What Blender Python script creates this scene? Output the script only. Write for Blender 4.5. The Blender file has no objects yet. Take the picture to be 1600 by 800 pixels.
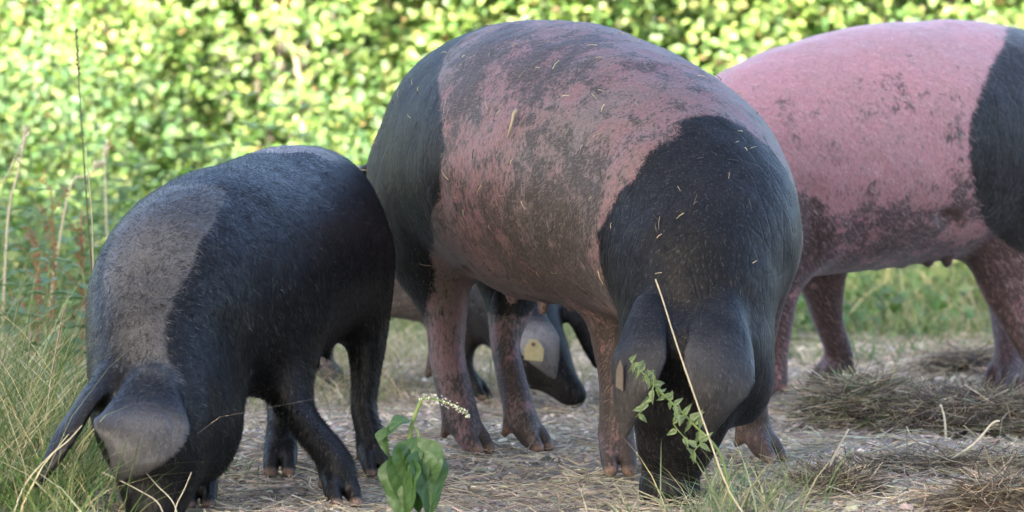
import bpy, math, random
import numpy as np
from mathutils import Vector, Matrix

S = bpy.context.scene
COL = S.collection

# ------------------------------------------------------------------ camera
FPX = 7220.0                      # focal length in pixels of a 1600 px wide frame
CAM = np.array([0.0, 0.0, 1.0])
PITCH = math.atan(410.0 / FPX)
cam_d = bpy.data.cameras.new('camera')
cam = bpy.data.objects.new('camera', cam_d); COL.objects.link(cam)
cam.location = CAM
cam.rotation_euler = (math.pi / 2 - PITCH, 0, 0)
cam_d.sensor_width = 36.0
cam_d.lens = FPX / 1600 * 36.0
cam_d.clip_start = 0.1
cam_d.clip_end = 2000.0
cam_d.dof.use_dof = True
cam_d.dof.focus_distance = 9.35
cam_d.dof.aperture_fstop = 5.4
S.camera = cam

# ------------------------------------------------------------------ sky, sun, exposure
SUN_EL, SUN_AZ = math.radians(33), math.radians(215)     # azimuth: clockwise from +Y, so the sun is behind and to the left
sun_dir = Vector((math.sin(SUN_AZ) * math.cos(SUN_EL), math.cos(SUN_AZ) * math.cos(SUN_EL), math.sin(SUN_EL)))
W = bpy.data.worlds.new('World'); S.world = W; W.use_nodes = True
wn = W.node_tree.nodes; wl = W.node_tree.links
bg = wn['Background']
sky = wn.new('ShaderNodeTexSky'); sky.sky_type = 'NISHITA'; sky.sun_disc = False
sky.sun_elevation = SUN_EL; sky.sun_rotation = SUN_AZ
sky.air_density = 0.8; sky.dust_density = 3.0; sky.ozone_density = 1.0
wl.new(sky.outputs[0], bg.inputs[0]); bg.inputs[1].default_value = 0.12
sd = bpy.data.lights.new('sun', 'SUN'); sd.energy = 3.4; sd.angle = math.radians(0.5); sd.color = (1.0, 0.95, 0.86)
sun = bpy.data.objects.new('sun', sd); COL.objects.link(sun)
sun.rotation_euler = sun_dir.to_track_quat('Z', 'Y').to_euler()
sun.location = (-6, -6, 12)
S.view_settings.view_transform = 'Standard'; S.view_settings.look = 'None'
S.view_settings.gamma = 1.0; S.view_settings.use_curve_mapping = False
S.view_settings.exposure = 3.4
S.cycles.max_bounces = 6; S.cycles.diffuse_bounces = 3; S.cycles.glossy_bounces = 2
S.cycles.transmission_bounces = 3; S.cycles.transparent_max_bounces = 6
S.cycles.use_denoising = True
S.cycles.sample_clamp_indirect = 4.0
try: S.cycles.denoiser = 'OPENIMAGEDENOISE'
except Exception: pass

# ------------------------------------------------------------------ measuring helpers
_F = np.array([0, math.cos(PITCH), -math.sin(PITCH)]); _U = np.array([0, math.sin(PITCH), math.cos(PITCH)]); _R = np.array([1.0, 0, 0])
def P(px, py, Y):
    """point of the world seen at photo pixel (px, py) that lies Y metres in front of the camera"""
    d = _F + _R * (px - 800) / FPX + _U * (400 - py) / FPX
    return CAM + d * (Y / d[1])
def G(px, py):
    d = _F + _R * (px - 800) / FPX + _U * (400 - py) / FPX
    return CAM + d * (-CAM[2] / d[2])
def nrm(v):
    v = np.asarray(v, float); return v / (np.linalg.norm(v, axis=-1, keepdims=True) + 1e-12)

def _hash(ix, iy, iz, seed):
    h = (ix * 374761393 + iy * 668265263 + iz * 2147483647 + seed * 1274126177) & 0xffffffff
    h = ((h ^ (h >> 13)) * 1274126177) & 0xffffffff
    return ((h ^ (h >> 16)) & 0xffff) / 65535.0
def vnoise(p, scale, seed=0):
    q = np.asarray(p, float) * scale
    i = np.floor(q).astype(np.int64); f = q - i; f = f * f * (3 - 2 * f)
    r = 0
    for dx in (0, 1):
        for dy in (0, 1):
            for dz in (0, 1):
                w = (f[..., 0] if dx else 1 - f[..., 0]) * (f[..., 1] if dy else 1 - f[..., 1]) * (f[..., 2] if dz else 1 - f[..., 2])
                r = r + w * _hash(i[..., 0] + dx, i[..., 1] + dy, i[..., 2] + dz, seed)
    return r * 2 - 1
def fbm(p, scale, seed=0, n=3):
    r = 0; a = 1.0
    for k in range(n):
        r = r + a * vnoise(p, scale * 2 ** k, seed + k * 17); a *= 0.5
    return r / 1.75

# ------------------------------------------------------------------ object helpers
def tag(o, label=None, cat=None, group=None, kind=None):
    if label: o['label'] = label
    if cat: o['category'] = cat
    if group: o['group'] = group
    if kind: o['kind'] = kind
    return o
def empty(name, loc, label, cat, group=None):
    o = bpy.data.objects.new(name, None); COL.objects.link(o); o.location = Vector(loc); o.empty_display_size = 0.1
    bpy.context.view_layer.update()
    return tag(o, label, cat, group)
def mesh_obj(name, V, Fq, mat, parent=None, smooth=True, attrs=None, local=False):
    """one mesh object; V in world metres (made local to its parent's place unless local is set)"""
    me = bpy.data.meshes.new(name)
    V = np.asarray(V, np.float64)
    if parent is not None and not local:
        V = V - np.array(parent.matrix_world.translation if parent.parent is None else (parent.location + parent.parent.location))
    if isinstance(Fq, np.ndarray):
        n = len(Fq); k = Fq.shape[1]
        me.vertices.add(len(V)); me.vertices.foreach_set('co', V.astype(np.float32).ravel())
        me.loops.add(n * k); me.loops.foreach_set('vertex_index', Fq.astype(np.int32).ravel())
        me.polygons.add(n); me.polygons.foreach_set('loop_start', np.arange(0, n * k, k, dtype=np.int32))
        me.update(calc_edges=True)
    else:
        me.from_pydata(V.tolist(), [], Fq); me.update()
    if smooth: me.polygons.foreach_set('use_smooth', np.ones(len(me.polygons), bool))
    for an, av in (attrs or {}).items():
        av = np.asarray(av, np.float32)
        if av.ndim == 1:
            a = me.attributes.new(an, 'FLOAT', 'POINT'); a.data.foreach_set('value', av)
        else:
            if av.shape[1] == 3: av = np.concatenate([av, np.ones((len(av), 1), np.float32)], 1)
            a = me.attributes.new(an, 'FLOAT_COLOR', 'POINT'); a.data.foreach_set('color', av.ravel())
    if mat: me.materials.append(mat)
    o = bpy.data.objects.new(name, me); COL.objects.link(o)
    if parent is not None: o.parent = parent
    return o
def mat_new(name):
    m = bpy.data.materials.new(name); m.use_nodes = True
    nt = m.node_tree; b = nt.nodes['Principled BSDF']
    return m, nt, b
def N(nt, typ, **kw):
    n = nt.nodes.new(typ)
    for k, v in kw.items():
        if k.startswith('i_'):
            key = k[2:]; key = int(key) if key.isdigit() else key.replace('_', ' ')
            n.inputs[key].default_value = v
        else: setattr(n, k, v)
    return n
# ------------------------------------------------------------------ sculpting kernel: swept solids blended into one skin
def catmull(C, n):
    C = np.asarray(C, float); out = []
    m = len(C)
    for i in range(m - 1):
        p0 = C[max(i - 1, 0)]; p1 = C[i]; p2 = C[i + 1]; p3 = C[min(i + 2, m - 1)]
        for t in np.arange(n) / n:
            out.append(0.5 * ((2 * p1) + (-p0 + p2) * t + (2 * p0 - 5 * p1 + 4 * p2 - p3) * t * t + (-p0 + 3 * p1 - 3 * p2 + p3) * t ** 3))
    out.append(C[-1]); return np.array(out)

class Sculpt:
    def __init__(self, res):
        self.res = res; self.ops = []
    def sweep(self, rows, up, k=0.05, n=4, cap=(None, None), cup=0.0, world=False, sub=False):
        """rows: (px, py, Y, side, top[, bottom]) or world points (x, y, z, side, top[, bottom])"""
        C = []
        for r in rows:
            p = np.array(r[:3], float) if world else P(*r[:3])
            C.append(np.concatenate([p, [r[3], r[4], r[5] if len(r) > 5 else r[4]]]))
        Q = catmull(C, n); up = np.asarray(up, float)
        if up.ndim == 1: up = np.tile(up, (len(rows), 1))
        Uh = catmull(up, n)
        self.ops.append(('sweep', Q, Uh, k, cap, cup, sub))
    def blob(self, c, r, k=0.05, world=False):
        p = np.array(c, float) if world else P(*c)
        self.ops.append(('blob', p, np.asarray(r, float) * np.ones(3), k))
    def groove(self, pts, width, depth, world=False):
        Q = np.array([np.array(p, float) if world else P(*p) for p in pts])
        self.ops.append(('groove', catmull(Q, 4), width, depth))
    def foot(self, px, py, Y, face, s=1.0, z0=0.0, spread=1.0, dew=True, top=None):
        """cloven hoof standing on the ground; face: where the toes point, in the ground plane"""
        c = P(px, py, Y); c[2] = z0
        f = nrm(np.array([face[0], face[1], 0.0])); l = np.array([-f[1], f[0], 0])
        up = np.array([0, 0, 1.0]); tips = []
        for sg in (-1, 1):
            a = c - f * 0.022 * s + l * sg * 0.015 * s + up * 0.058 * s
            b = c + f * 0.004 * s + l * sg * 0.0185 * s * spread + up * 0.034 * s
            e = c + f * 0.030 * s + l * sg * 0.0185 * s * spread + up * 0.012 * s
            self.sweep([(*a, .021 * s, .024 * s), (*b, .0172 * s, .0245 * s), (*e, .0150 * s, .0135 * s)], f + up * .6, k=0.006 * s, n=4, world=True)
            tips.append(c + f * 0.036 * s + l * sg * 0.019 * s * spread)
            if dew:
                a = c - f * 0.046 * s + l * sg * 0.018 * s + up * 0.078 * s
                b = c - f * 0.060 * s + l * sg * 0.022 * s + up * 0.038 * s
                self.sweep([(*a, .0135 * s, .0135 * s), (*b, .0085 * s, .010 * s)], f, k=0.016 * s, n=2, world=True)
                tips.append(b)
        self.feet = getattr(self, 'feet', []) + [(t, s) for t in tips]
    def leg(self, rows, d, ft, face, s=1.0, k=.05, spread=1.0):
        c = P(*ft); c[2] = 0; f = nrm(np.array([face[0], face[1], 0.0])); up = np.array([0, 0, 1.0])
        fet = c - f * 0.034 * s + up * 0.088 * s
        last = rows[-1]; rows = [r for r in rows[:-1] if P(*r[:3])[2] > fet[2] + .035] + [last]
        y0, y1 = rows[0][1], rows[-1][1]
        R = [(*P(r[0], r[1], rows[0][2] + (fet[1] - rows[0][2]) * (r[1] - y0) / (y1 - y0)), r[3], r[4]) for r in rows]
        R[-1] = (*fet, R[-1][3], R[-1][4])
        R.append((*(c - f * 0.010 * s + up * 0.050 * s), .029 * s, .026 * s))
        ups = [np.asarray(d, float)] * len(rows) + [f + up * .5]
        ups[-2] = (ups[-2] + f) / 2
        self.sweep(R, ups, k=k, world=True, n=5)
        self.foot(*ft, face, s, spread=spread)

    def build(self):
        lo = np.full(3, 1e9); hi = -lo
        for o in self.ops:
            if o[0] == 'sweep':
                m = o[1][:, 3:6].max(1)[:, None]
                lo = np.minimum(lo, (o[1][:, :3] - m).min(0)); hi = np.maximum(hi, (o[1][:, :3] + m).max(0))
            elif o[0] == 'blob':
                lo = np.minimum(lo, o[1] - o[2]); hi = np.maximum(hi, o[1] + o[2])
        h = self.res; lo = lo - 5 * h - 0.03; hi = hi + 5 * h + 0.03
        n = np.ceil((hi - lo) / h).astype(int) + 1
        ax = [lo[i] + np.arange(n[i]) * h for i in range(3)]
        D = np.full(n, 0.30, np.float32)
        n = n + (n % 2 == 0)                       # odd counts: every second point is the coarse grid
        ax = [lo[i] + np.arange(n[i]) * h for i in range(3)]; D = np.full(n, 0.30, np.float32)
        def window(a, b, st=1, grid=True):
            i0 = np.clip(((a - lo) / h).astype(int), 0, n - 1) // 2 * 2; i1 = np.clip((((b - lo) / h).astype(int) + 2) // 2 * 2 + 1, 1, n)
            sl = tuple(slice(i0[j], i1[j]) for j in range(3))
            if not grid: return sl, None
            g = np.stack(np.meshgrid(*[ax[j][sl[j]][::st] for j in range(3)], indexing='ij'), -1).astype(np.float32)
            return sl, g
        def upsample(E):
            for a in range(3):
                E = np.moveaxis(E, a, 0); o = np.empty((E.shape[0] * 2 - 1,) + E.shape[1:], np.float32)
                o[::2] = E; o[1::2] = (E[1:] + E[:-1]) * .5; E = np.moveaxis(o, 0, a)
            return E
        def smin(a, b, k):
            t = np.clip(0.5 + 0.5 * (a - b) / k, 0, 1)
            return a * (1 - t) + b * t - k * t * (1 - t)
        for o in self.ops:
            if o[0] == 'sweep':
                _, Q, Uh, k, cap, cup, sub = o
                m = Q[:, 3:6].max() + k + 0.02; st = 2 if Q[:, 3:6].max() > .1 else 1
                sl, _ = window((Q[:, :3] - m).min(0), (Q[:, :3] + m).max(0), grid=False)
                E = np.full(D[sl][::st, ::st, ::st].shape, 0.30, np.float32)
                base = [s.start for s in sl]
                ns = len(Q) - 1
                T = nrm(np.gradient(Q[:, :3], axis=0))
                U = nrm(Uh - T * (Uh * T).sum(1)[:, None]); Sd = np.cross(T, U)
                for i in range(ns):
                    A, B = Q[i], Q[i + 1]; mm = max(A[3:6].max(), B[3:6].max()) + k + 0.02
                    s2, g = window(np.minimum(A[:3], B[:3]) - mm, np.maximum(A[:3], B[:3]) + mm, st)
                    ab = B[:3] - A[:3]; L2 = (ab ** 2).sum()
                    q = g - A[:3].astype(np.float32)
                    t0 = (q @ ab.astype(np.float32)) / L2; t = np.clip(t0, 0, 1)
                    q = q - t[..., None] * ab.astype(np.float32)
                    u = (q @ U[i].astype(np.float32)) * (1 - t) + (q @ U[i + 1].astype(np.float32)) * t
                    s = (q @ Sd[i].astype(np.float32)) * (1 - t) + (q @ Sd[i + 1].astype(np.float32)) * t
                    w = (t0 - t) * math.sqrt(L2)
                    rs = A[3] + (B[3] - A[3]) * t
                    ru = np.where(u > 0, A[4] + (B[4] - A[4]) * t, A[5] + (B[5] - A[5]) * t)
                    if cup: u = u - cup * s * s
                    rt0 = cap[0] if (i == 0 and cap[0]) else min(A[3], A[4]); rt1 = cap[1] if (i == ns - 1 and cap[1]) else min(B[3], B[4])
                    rt = np.where(w < 0, rt0, rt1)
                    x = s / rs; y = u / ru; z = w / rt
                    k0 = np.sqrt(x * x + y * y + z * z) + 1e-6
                    k1 = np.sqrt((x / rs) ** 2 + (y / ru) ** 2 + (z / rt) ** 2) + 1e-6
                    d = k0 * (k0 - 1) / k1
                    r2 = tuple(slice((s2[j].start - base[j]) // st, (s2[j].stop - base[j] - 1) // st + 1) for j in range(3))
                    v = E[r2]; np.minimum(v, d[:v.shape[0], :v.shape[1], :v.shape[2]], out=v)
                if st == 2: E = upsample(E)
                D[sl] = -smin(-D[sl], E, k) if sub else smin(D[sl], E, k)
            elif o[0] == 'blob':
                _, c, r, k = o
                sl, g = window(c - r - k - .02, c + r + k + .02)
                q = g - c.astype(np.float32)
                k0 = np.sqrt(((q / r) ** 2).sum(-1)) + 1e-6; k1 = np.sqrt(((q / r ** 2) ** 2).sum(-1)) + 1e-6
                D[sl] = smin(D[sl], k0 * (k0 - 1) / k1, k)
            else:
                _, Q, wd, dp = o
                m = 3 * wd
                sl, g = window(Q.min(0) - m, Q.max(0) + m)
                best = np.full(g.shape[:3], 1e9, np.float32)
                for i in range(len(Q) - 1):
                    ab = Q[i + 1] - Q[i]; q = g - Q[i]
                    t = np.clip((q @ ab) / (ab @ ab), 0, 1); best = np.minimum(best, ((q - t[..., None] * ab) ** 2).sum(-1))
                D[sl] += dp * np.exp(-best / wd ** 2)
        return self.nets(D, lo, h)

    def nets(self, D, lo, h):
        n = D.shape; ins = D < 0
        c = np.zeros(tuple(k - 1 for k in n), np.uint8)
        for dx in (0, 1):
            for dy in (0, 1):
                for dz in (0, 1):
                    c += ins[dx:n[0] - 1 + dx, dy:n[1] - 1 + dy, dz:n[2] - 1 + dz]
        act = (c > 0) & (c < 8)
        idx = np.full(act.shape, -1, np.int64); cells = np.argwhere(act); idx[act] = np.arange(len(cells))
        acc = np.zeros((len(cells), 3)); cnt = np.zeros(len(cells))
        corners = [(a, b, d) for a in (0, 1) for b in (0, 1) for d in (0, 1)]
        val = {k: D[cells[:, 0] + k[0], cells[:, 1] + k[1], cells[:, 2] + k[2]].astype(float) for k in corners}
        for a in corners:
            for axis in range(3):
                if a[axis] == 0:
                    b = list(a); b[axis] = 1; b = tuple(b)
                    va, vb = val[a], val[b]; x = (va < 0) != (vb < 0)
                    t = np.where(x, va / np.where(x, va - vb, 1), 0)
                    pt = np.array(a, float) + t[:, None] * (np.array(b) - np.array(a))
                    acc += pt * x[:, None]; cnt += x
        V = lo + (cells + acc / cnt[:, None]) * h
        faces = []
        for axis in range(3):
            o1, o2 = (axis + 1) % 3, (axis + 2) % 3
            sa = [slice(None)] * 3; sb = [slice(None)] * 3
            sa[axis] = slice(0, n[axis] - 1); sb[axis] = slice(1, n[axis])
            A = ins[tuple(sa)]; B = ins[tuple(sb)]
            e = np.argwhere(A != B)
            e = e[(e[:, o1] > 0) & (e[:, o2] > 0) & (e[:, o1] < n[o1] - 1) & (e[:, o2] < n[o2] - 1)]
            flip = A[e[:, 0], e[:, 1], e[:, 2]]
            q = []
            for d1, d2 in ((-1, -1), (0, -1), (0, 0), (-1, 0)):
                p = e.copy(); p[:, o1] += d1; p[:, o2] += d2; q.append(idx[p[:, 0], p[:, 1], p[:, 2]])
            q = np.stack(q, 1); q[~flip] = q[~flip][:, ::-1]; faces.append(q)
        Fq = np.concatenate(faces); Fq = Fq[(Fq >= 0).all(1)]
        # light relaxation
        soft = np.ones(len(V), bool)
        for o in self.ops:
            if o[0] == 'sweep' and o[3] < .03 and o[1][:, 3].max() < .12:
                for q in o[1]: soft &= ((V - q[:3]) ** 2).sum(1) > (max(q[3], q[4]) + .012) ** 2
            if o[0] == 'groove':
                for q in o[1]: soft &= ((V - q) ** 2).sum(1) > (2.5 * o[2]) ** 2
            if o[0] == 'blob' and o[3] < .03: soft &= ((V - o[1]) ** 2).sum(1) > (o[2].max() * 2) ** 2
        w2 = np.where(soft, .6, 0.0)[:, None]
        ea = np.concatenate([Fq[:, [0, 1, 2, 3]].ravel(), Fq[:, [1, 2, 3, 0]].ravel()]); eb = np.concatenate([Fq[:, [1, 2, 3, 0]].ravel(), Fq[:, [0, 1, 2, 3]].ravel()])
        ct = np.bincount(ea, minlength=len(V))
        for it in range(14):
            s = np.stack([np.bincount(ea, V[eb, c], len(V)) for c in range(3)], 1)
            w = w2 if it >= 2 else .5
            V = V * (1 - w) + w * s / np.maximum(ct, 1)[:, None]
        return V, Fq
def vnormals(V, Fq):
    n = np.cross(V[Fq[:, 2]] - V[Fq[:, 0]], V[Fq[:, 3]] - V[Fq[:, 1]])
    i = Fq.ravel(); n = np.repeat(n, 4, axis=0)
    return nrm(np.stack([np.bincount(i, n[:, c], len(V)) for c in range(3)], 1))
# ------------------------------------------------------------------ the four pigs
ZUP = np.array([0, 0, 1.0])
def sculpt_center():
    s = Sculpt(0.0062)
    # trunk: rump -> loin -> ribs -> shoulder -> neck
    s.sweep([(704, 290, 10.28, .09, .13, .13), (733, 262, 10.20, .198, .248, .22), (784, 250, 10.08, .262, .290, .255), (860, 250, 9.88, .290, .298, .300),
             (955, 272, 9.68, .292, .285, .285), (1038, 312, 9.50, .262, .262, .26), (1086, 372, 9.34, .215, .225, .21), (1090, 440, 9.22, .165, .185, .16), (1086, 500, 9.16, .12, .13, .12)],
            ZUP, k=.03, n=9)
    d = np.array([.55, -.83, 0])
    # hams
    s.leg([(662, 270, 10.12, .105, .16), (662, 360, 10.06, .098, .135), (685, 440, 10.03, .068, .080), (697, 500, 10.05, .046, .052), (699, 560, 10.08, .0385, .043), (706, 620, 10.07, .036, .038), (716, 665, 10.05, .040, .040)], d, (738, 714, 10.0), (.75, -.65), 1.05, k=.05)
    s.leg([(790, 300, 10.3, .12, .15), (800, 400, 10.28, .085, .11), (797, 480, 10.26, .050, .058), (790, 545, 10.26, .032, .037), (796, 610, 10.22, .0295, .032), (806, 660, 10.16, .035, .036)], d, (832, 710, 10.05), (.8, -.6), 1.0, k=.05)
    # front legs
    s.leg([(985, 360, 9.62, .10, .13), (958, 440, 9.62, .060, .075), (955, 520, 9.62, .043, .048), (962, 590, 9.60, .036, .040), (966, 650, 9.58, .033, .034), (968, 695, 9.57, .037, .038)], d, (966, 748, 9.56), (.1, -1), 1.06, k=.05)
    s.leg([(1170, 370, 9.60, .10, .13), (1178, 450, 9.72, .060, .075), (1176, 540, 9.80, .043, .048), (1172, 610, 9.84, .036, .038), (1176, 668, 9.86, .036, .038)], d, (1196, 722, 9.82), (.75, -.65), 1.0, k=.05)
    # head, hanging straight down, forehead to the camera
    hf = np.array([-.12, -1, .12])
    s.sweep([(1088, 470, 9.17, .145, .12, .12), (1085, 530, 9.10, .128, .085, .13), (1076, 590, 9.08, .112, .072, .13), (1064, 650, 9.08, .098, .060, .11), (1054, 698, 9.11, .080, .053, .08), (1049, 730, 9.135, .061, .046, .055), (1047, 754, 9.15, .051, .043, .044)],
            hf, k=.04, cap=(None, .012))
    s.blob((1143, 560, 9.16), (.080, .10, .105), k=.06)      # cheeks
    s.blob((1158, 610, 9.18), (.050, .07, .065), k=.06)
    s.blob((1025, 560, 9.16), (.070, .09, .10), k=.06)
    s.blob((1068, 548, 9.02), (.075, .05, .05), k=.06)      # forehead
    # snout plate with rim and two nostrils
    s.sweep([(1046, 750, 9.150, .050, .043), (1046, 763, 9.144, .062, .058), (1046, 776, 9.140, .057, .052)], hf, k=.012, cap=(.006, .006), n=3)
    for dx in (-17, 17):
        s.groove([(1045 + dx, 776, 9.135), (1045 + dx, 780, 9.150)], .010, .012)
    for yy, w in ((748, 38), (732, 42), (716, 46)):
        s.groove([(1048 - w, yy + 8, 9.13), (1048 - w * .5, yy - 1, 9.095), (1048, yy - 3, 9.085), (1048 + w * .5, yy - 1, 9.095), (1048 + w, yy + 8, 9.13)], .007, .006)
    # neck folds behind the ears
    # ears
    s.sweep([(1012, 484, 9.04, .034, .034), (1000, 520, 8.985, .054, .020), (991, 558, 8.940, .062, .011), (985, 600, 8.925, .050, .0095), (979, 640, 8.935, .030, .009), (976, 678, 8.95, .011, .008)],
            [(-.5, -.8, .3), (-.5, -.85, .15), (-.45, -.9, .1), (-.5, -.85, 0), (-.4, -.9, 0), (-.4, -.9, 0)], k=.022, cup=-3.5, n=5)
    s.sweep([(1130, 486, 9.05, .040, .036), (1132, 520, 8.985, .066, .021), (1130, 562, 8.930, .077, .011), (1126, 600, 8.905, .070, .0095), (1117, 636, 8.905, .042, .009), (1106, 678, 8.92, .012, .008)],
            [(.3, -.9, .3), (.3, -.95, .15), (.25, -.95, .1), (.25, -.95, 0), (.2, -.95, 0), (.1, -1, 0)], k=.022, cup=-2.5, n=5)
    s.groove([(1150, 505, 8.965), (1170, 545, 8.935), (1170, 588, 8.915), (1138, 622, 8.90)], .009, .006)
    s.groove([(1110, 520, 8.955), (1098, 560, 8.925), (1098, 600, 8.90)], .012, .004)
    s.groove([(976, 525, 8.965), (967, 560, 8.94), (969, 610, 8.925)], .009, .005)
    # tail
    s.sweep([(606, 264, 10.34, .024, .024), (582, 262, 10.37, .018, .020), (567, 270, 10.37, .015, .019), (566, 283, 10.36, .012, .016)], (0, -1, 0), k=.02)
    # flank fold, elbow and belly creases, teats
    s.groove([(748, 362, 9.80), (746, 400, 9.83), (737, 436, 9.86)], .015, .032)
    s.groove([(735, 405, 9.9), (722, 440, 9.95)], .012, .010)
    s.groove([(700, 300, 9.72), (722, 345, 9.76), (742, 380, 9.82)], .030, .010)
    s.groove([(905, 250, 9.40), (915, 320, 9.37), (922, 390, 9.36)], .040, .010)
    s.groove([(968, 470, 9.27), (1020, 452, 9.12), (1085, 450, 9.06), (1150, 456, 9.10), (1200, 470, 9.2)], .012, .006)
    s.groove([(975, 440, 9.25), (1030, 425, 9.12), (1085, 420, 9.06), (1150, 426, 9.10), (1205, 440, 9.2)], .014, .004)
    s.groove([(1000, 230, 9.25), (970, 300, 9.25), (955, 360, 9.28), (960, 420, 9.28)], .035, -.007)
    s.groove([(925, 372, 9.38), (930, 410, 9.38), (948, 450, 9.42)], .014, .010)
    for x, y, Y in ((760, 430, 9.93), (800, 463, 9.84), (848, 481, 9.76), (893, 475, 9.7)):
        s.blob((x, y, Y), (.010, .010, .016), k=.012)
    return s
def sculpt_left():
    s = Sculpt(0.0056)
    s.sweep([(510, 430, 9.74, .085, .12, .10), (493, 400, 9.68, .152, .200, .16), (462, 396, 9.56, .192, .226, .195), (405, 418, 9.38, .212, .226, .222), (345, 447, 9.18, .212, .232, .222),
             (285, 488, 9.00, .182, .222, .19), (252, 540, 8.88, .142, .17, .15), (240, 600, 8.80, .112, .115, .11)], ZUP, k=.03, n=9)
    d = np.array([-.32, -.95, 0])
    # left hind leg (towards the camera), right hind leg
    s.leg([(540, 400, 9.62, .08, .13), (560, 460, 9.60, .062, .10), (572, 525, 9.59, .044, .055), (571, 590, 9.60, .0315, .037), (568, 640, 9.60, .0285, .031), (575, 700, 9.58, .030, .031)], d, (587, 752, 9.52), (.3, -.95), .9, k=.05)
    s.leg([(455, 470, 9.68, .07, .11), (440, 560, 9.68, .045, .055), (438, 620, 9.68, .032, .035), (442, 680, 9.66, .028, .029), (441, 712, 9.62, .029, .030)], d, (438, 750, 9.54), (0, -1), 1.0, k=.05)
    # left front leg, right front leg
    s.leg([(430, 520, 9.16, .075, .11), (448, 590, 9.10, .053, .062), (468, 650, 9.08, .035, .040), (490, 700, 9.05, .030, .032), (507, 745, 9.02, .034, .034)], d, (534, 796, 8.96), (.35, -.95), .98, k=.06, spread=1.1)
    s.leg([(300, 560, 8.98, .065, .09), (300, 650, 8.96, .045, .05), (305, 720, 8.95, .030, .032), (307, 755, 8.95, .030, .032)], d, (312, 800, 8.93), (0, -1), 1.0, k=.05)
    # head
    hf = np.array([-.30, -1, .25])
    s.sweep([(243, 580, 8.82, .118, .11, .11), (243, 640, 8.72, .112, .085, .13), (245, 700, 8.69, .098, .070, .13), (243, 760, 8.68, .072, .055, .10), (240, 800, 8.67, .055, .047, .05), (239, 828, 8.67, .046, .042, .042)], hf, k=.04, cap=(None, .012))
    s.blob((310, 640, 8.84), (.085, .085, .10), k=.06); s.blob((316, 690, 8.82), (.055, .07, .075), k=.06)
    s.blob((345, 615, 8.93), (.045, .06, .06), k=.05)
    s.blob((195, 660, 8.76), (.05, .06, .08), k=.05)
    # near ear: broad, flopped forward over the face
    s.sweep([(237, 604, 8.66, .050, .040), (229, 632, 8.60, .074, .022), (221, 660, 8.545, .093, .011), (211, 688, 8.520, .084, .0095), (199, 716, 8.515, .054, .009), (184, 745, 8.530, .013, .008)],
            [(-.05, -.8, .6), (-.05, -.9, .45), (-.05, -.95, .3), (-.1, -.97, .2), (-.2, -.97, .1), (-.2, -1, 0)], k=.018, cup=-1.2, n=5)
    # far ear: hanging out to the side, seen edge-on
    s.sweep([(172, 598, 8.72, .036, .030), (140, 622, 8.68, .038, .016), (117, 655, 8.65, .037, .011), (95, 692, 8.63, .031, .0105), (76, 728, 8.62, .020, .010), (58, 758, 8.62, .008, .008)],
            [(-.6, -.6, .5), (-.75, -.6, .3), (-.75, -.65, .2), (-.7, -.7, .1), (-.7, -.7, 0), (-.7, -.7, 0)], k=.022, cup=-2.0, n=5)
    s.groove([(262, 640, 8.555), (276, 664, 8.54), (262, 690, 8.515), (225, 710, 8.50)], .009, .006)
    s.groove([(190, 640, 8.58), (172, 672, 8.54), (170, 705, 8.52)], .010, .004)
    # shoulder crease, flank
    s.groove([(392, 560, 8.97), (386, 600, 8.93), (372, 632, 8.90)], .012, .012)
    s.groove([(476, 430, 9.30), (470, 480, 9.24), (484, 540, 9.22)], .018, .008)
    s.groove([(545, 430, 9.45), (548, 490, 9.48)], .014, .010)
    for x, y, Y in ((512, 553, 9.4), (495, 568, 9.34)):
        s.blob((x, y, Y), (.009, .009, .013), k=.012)
    return s
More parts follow.
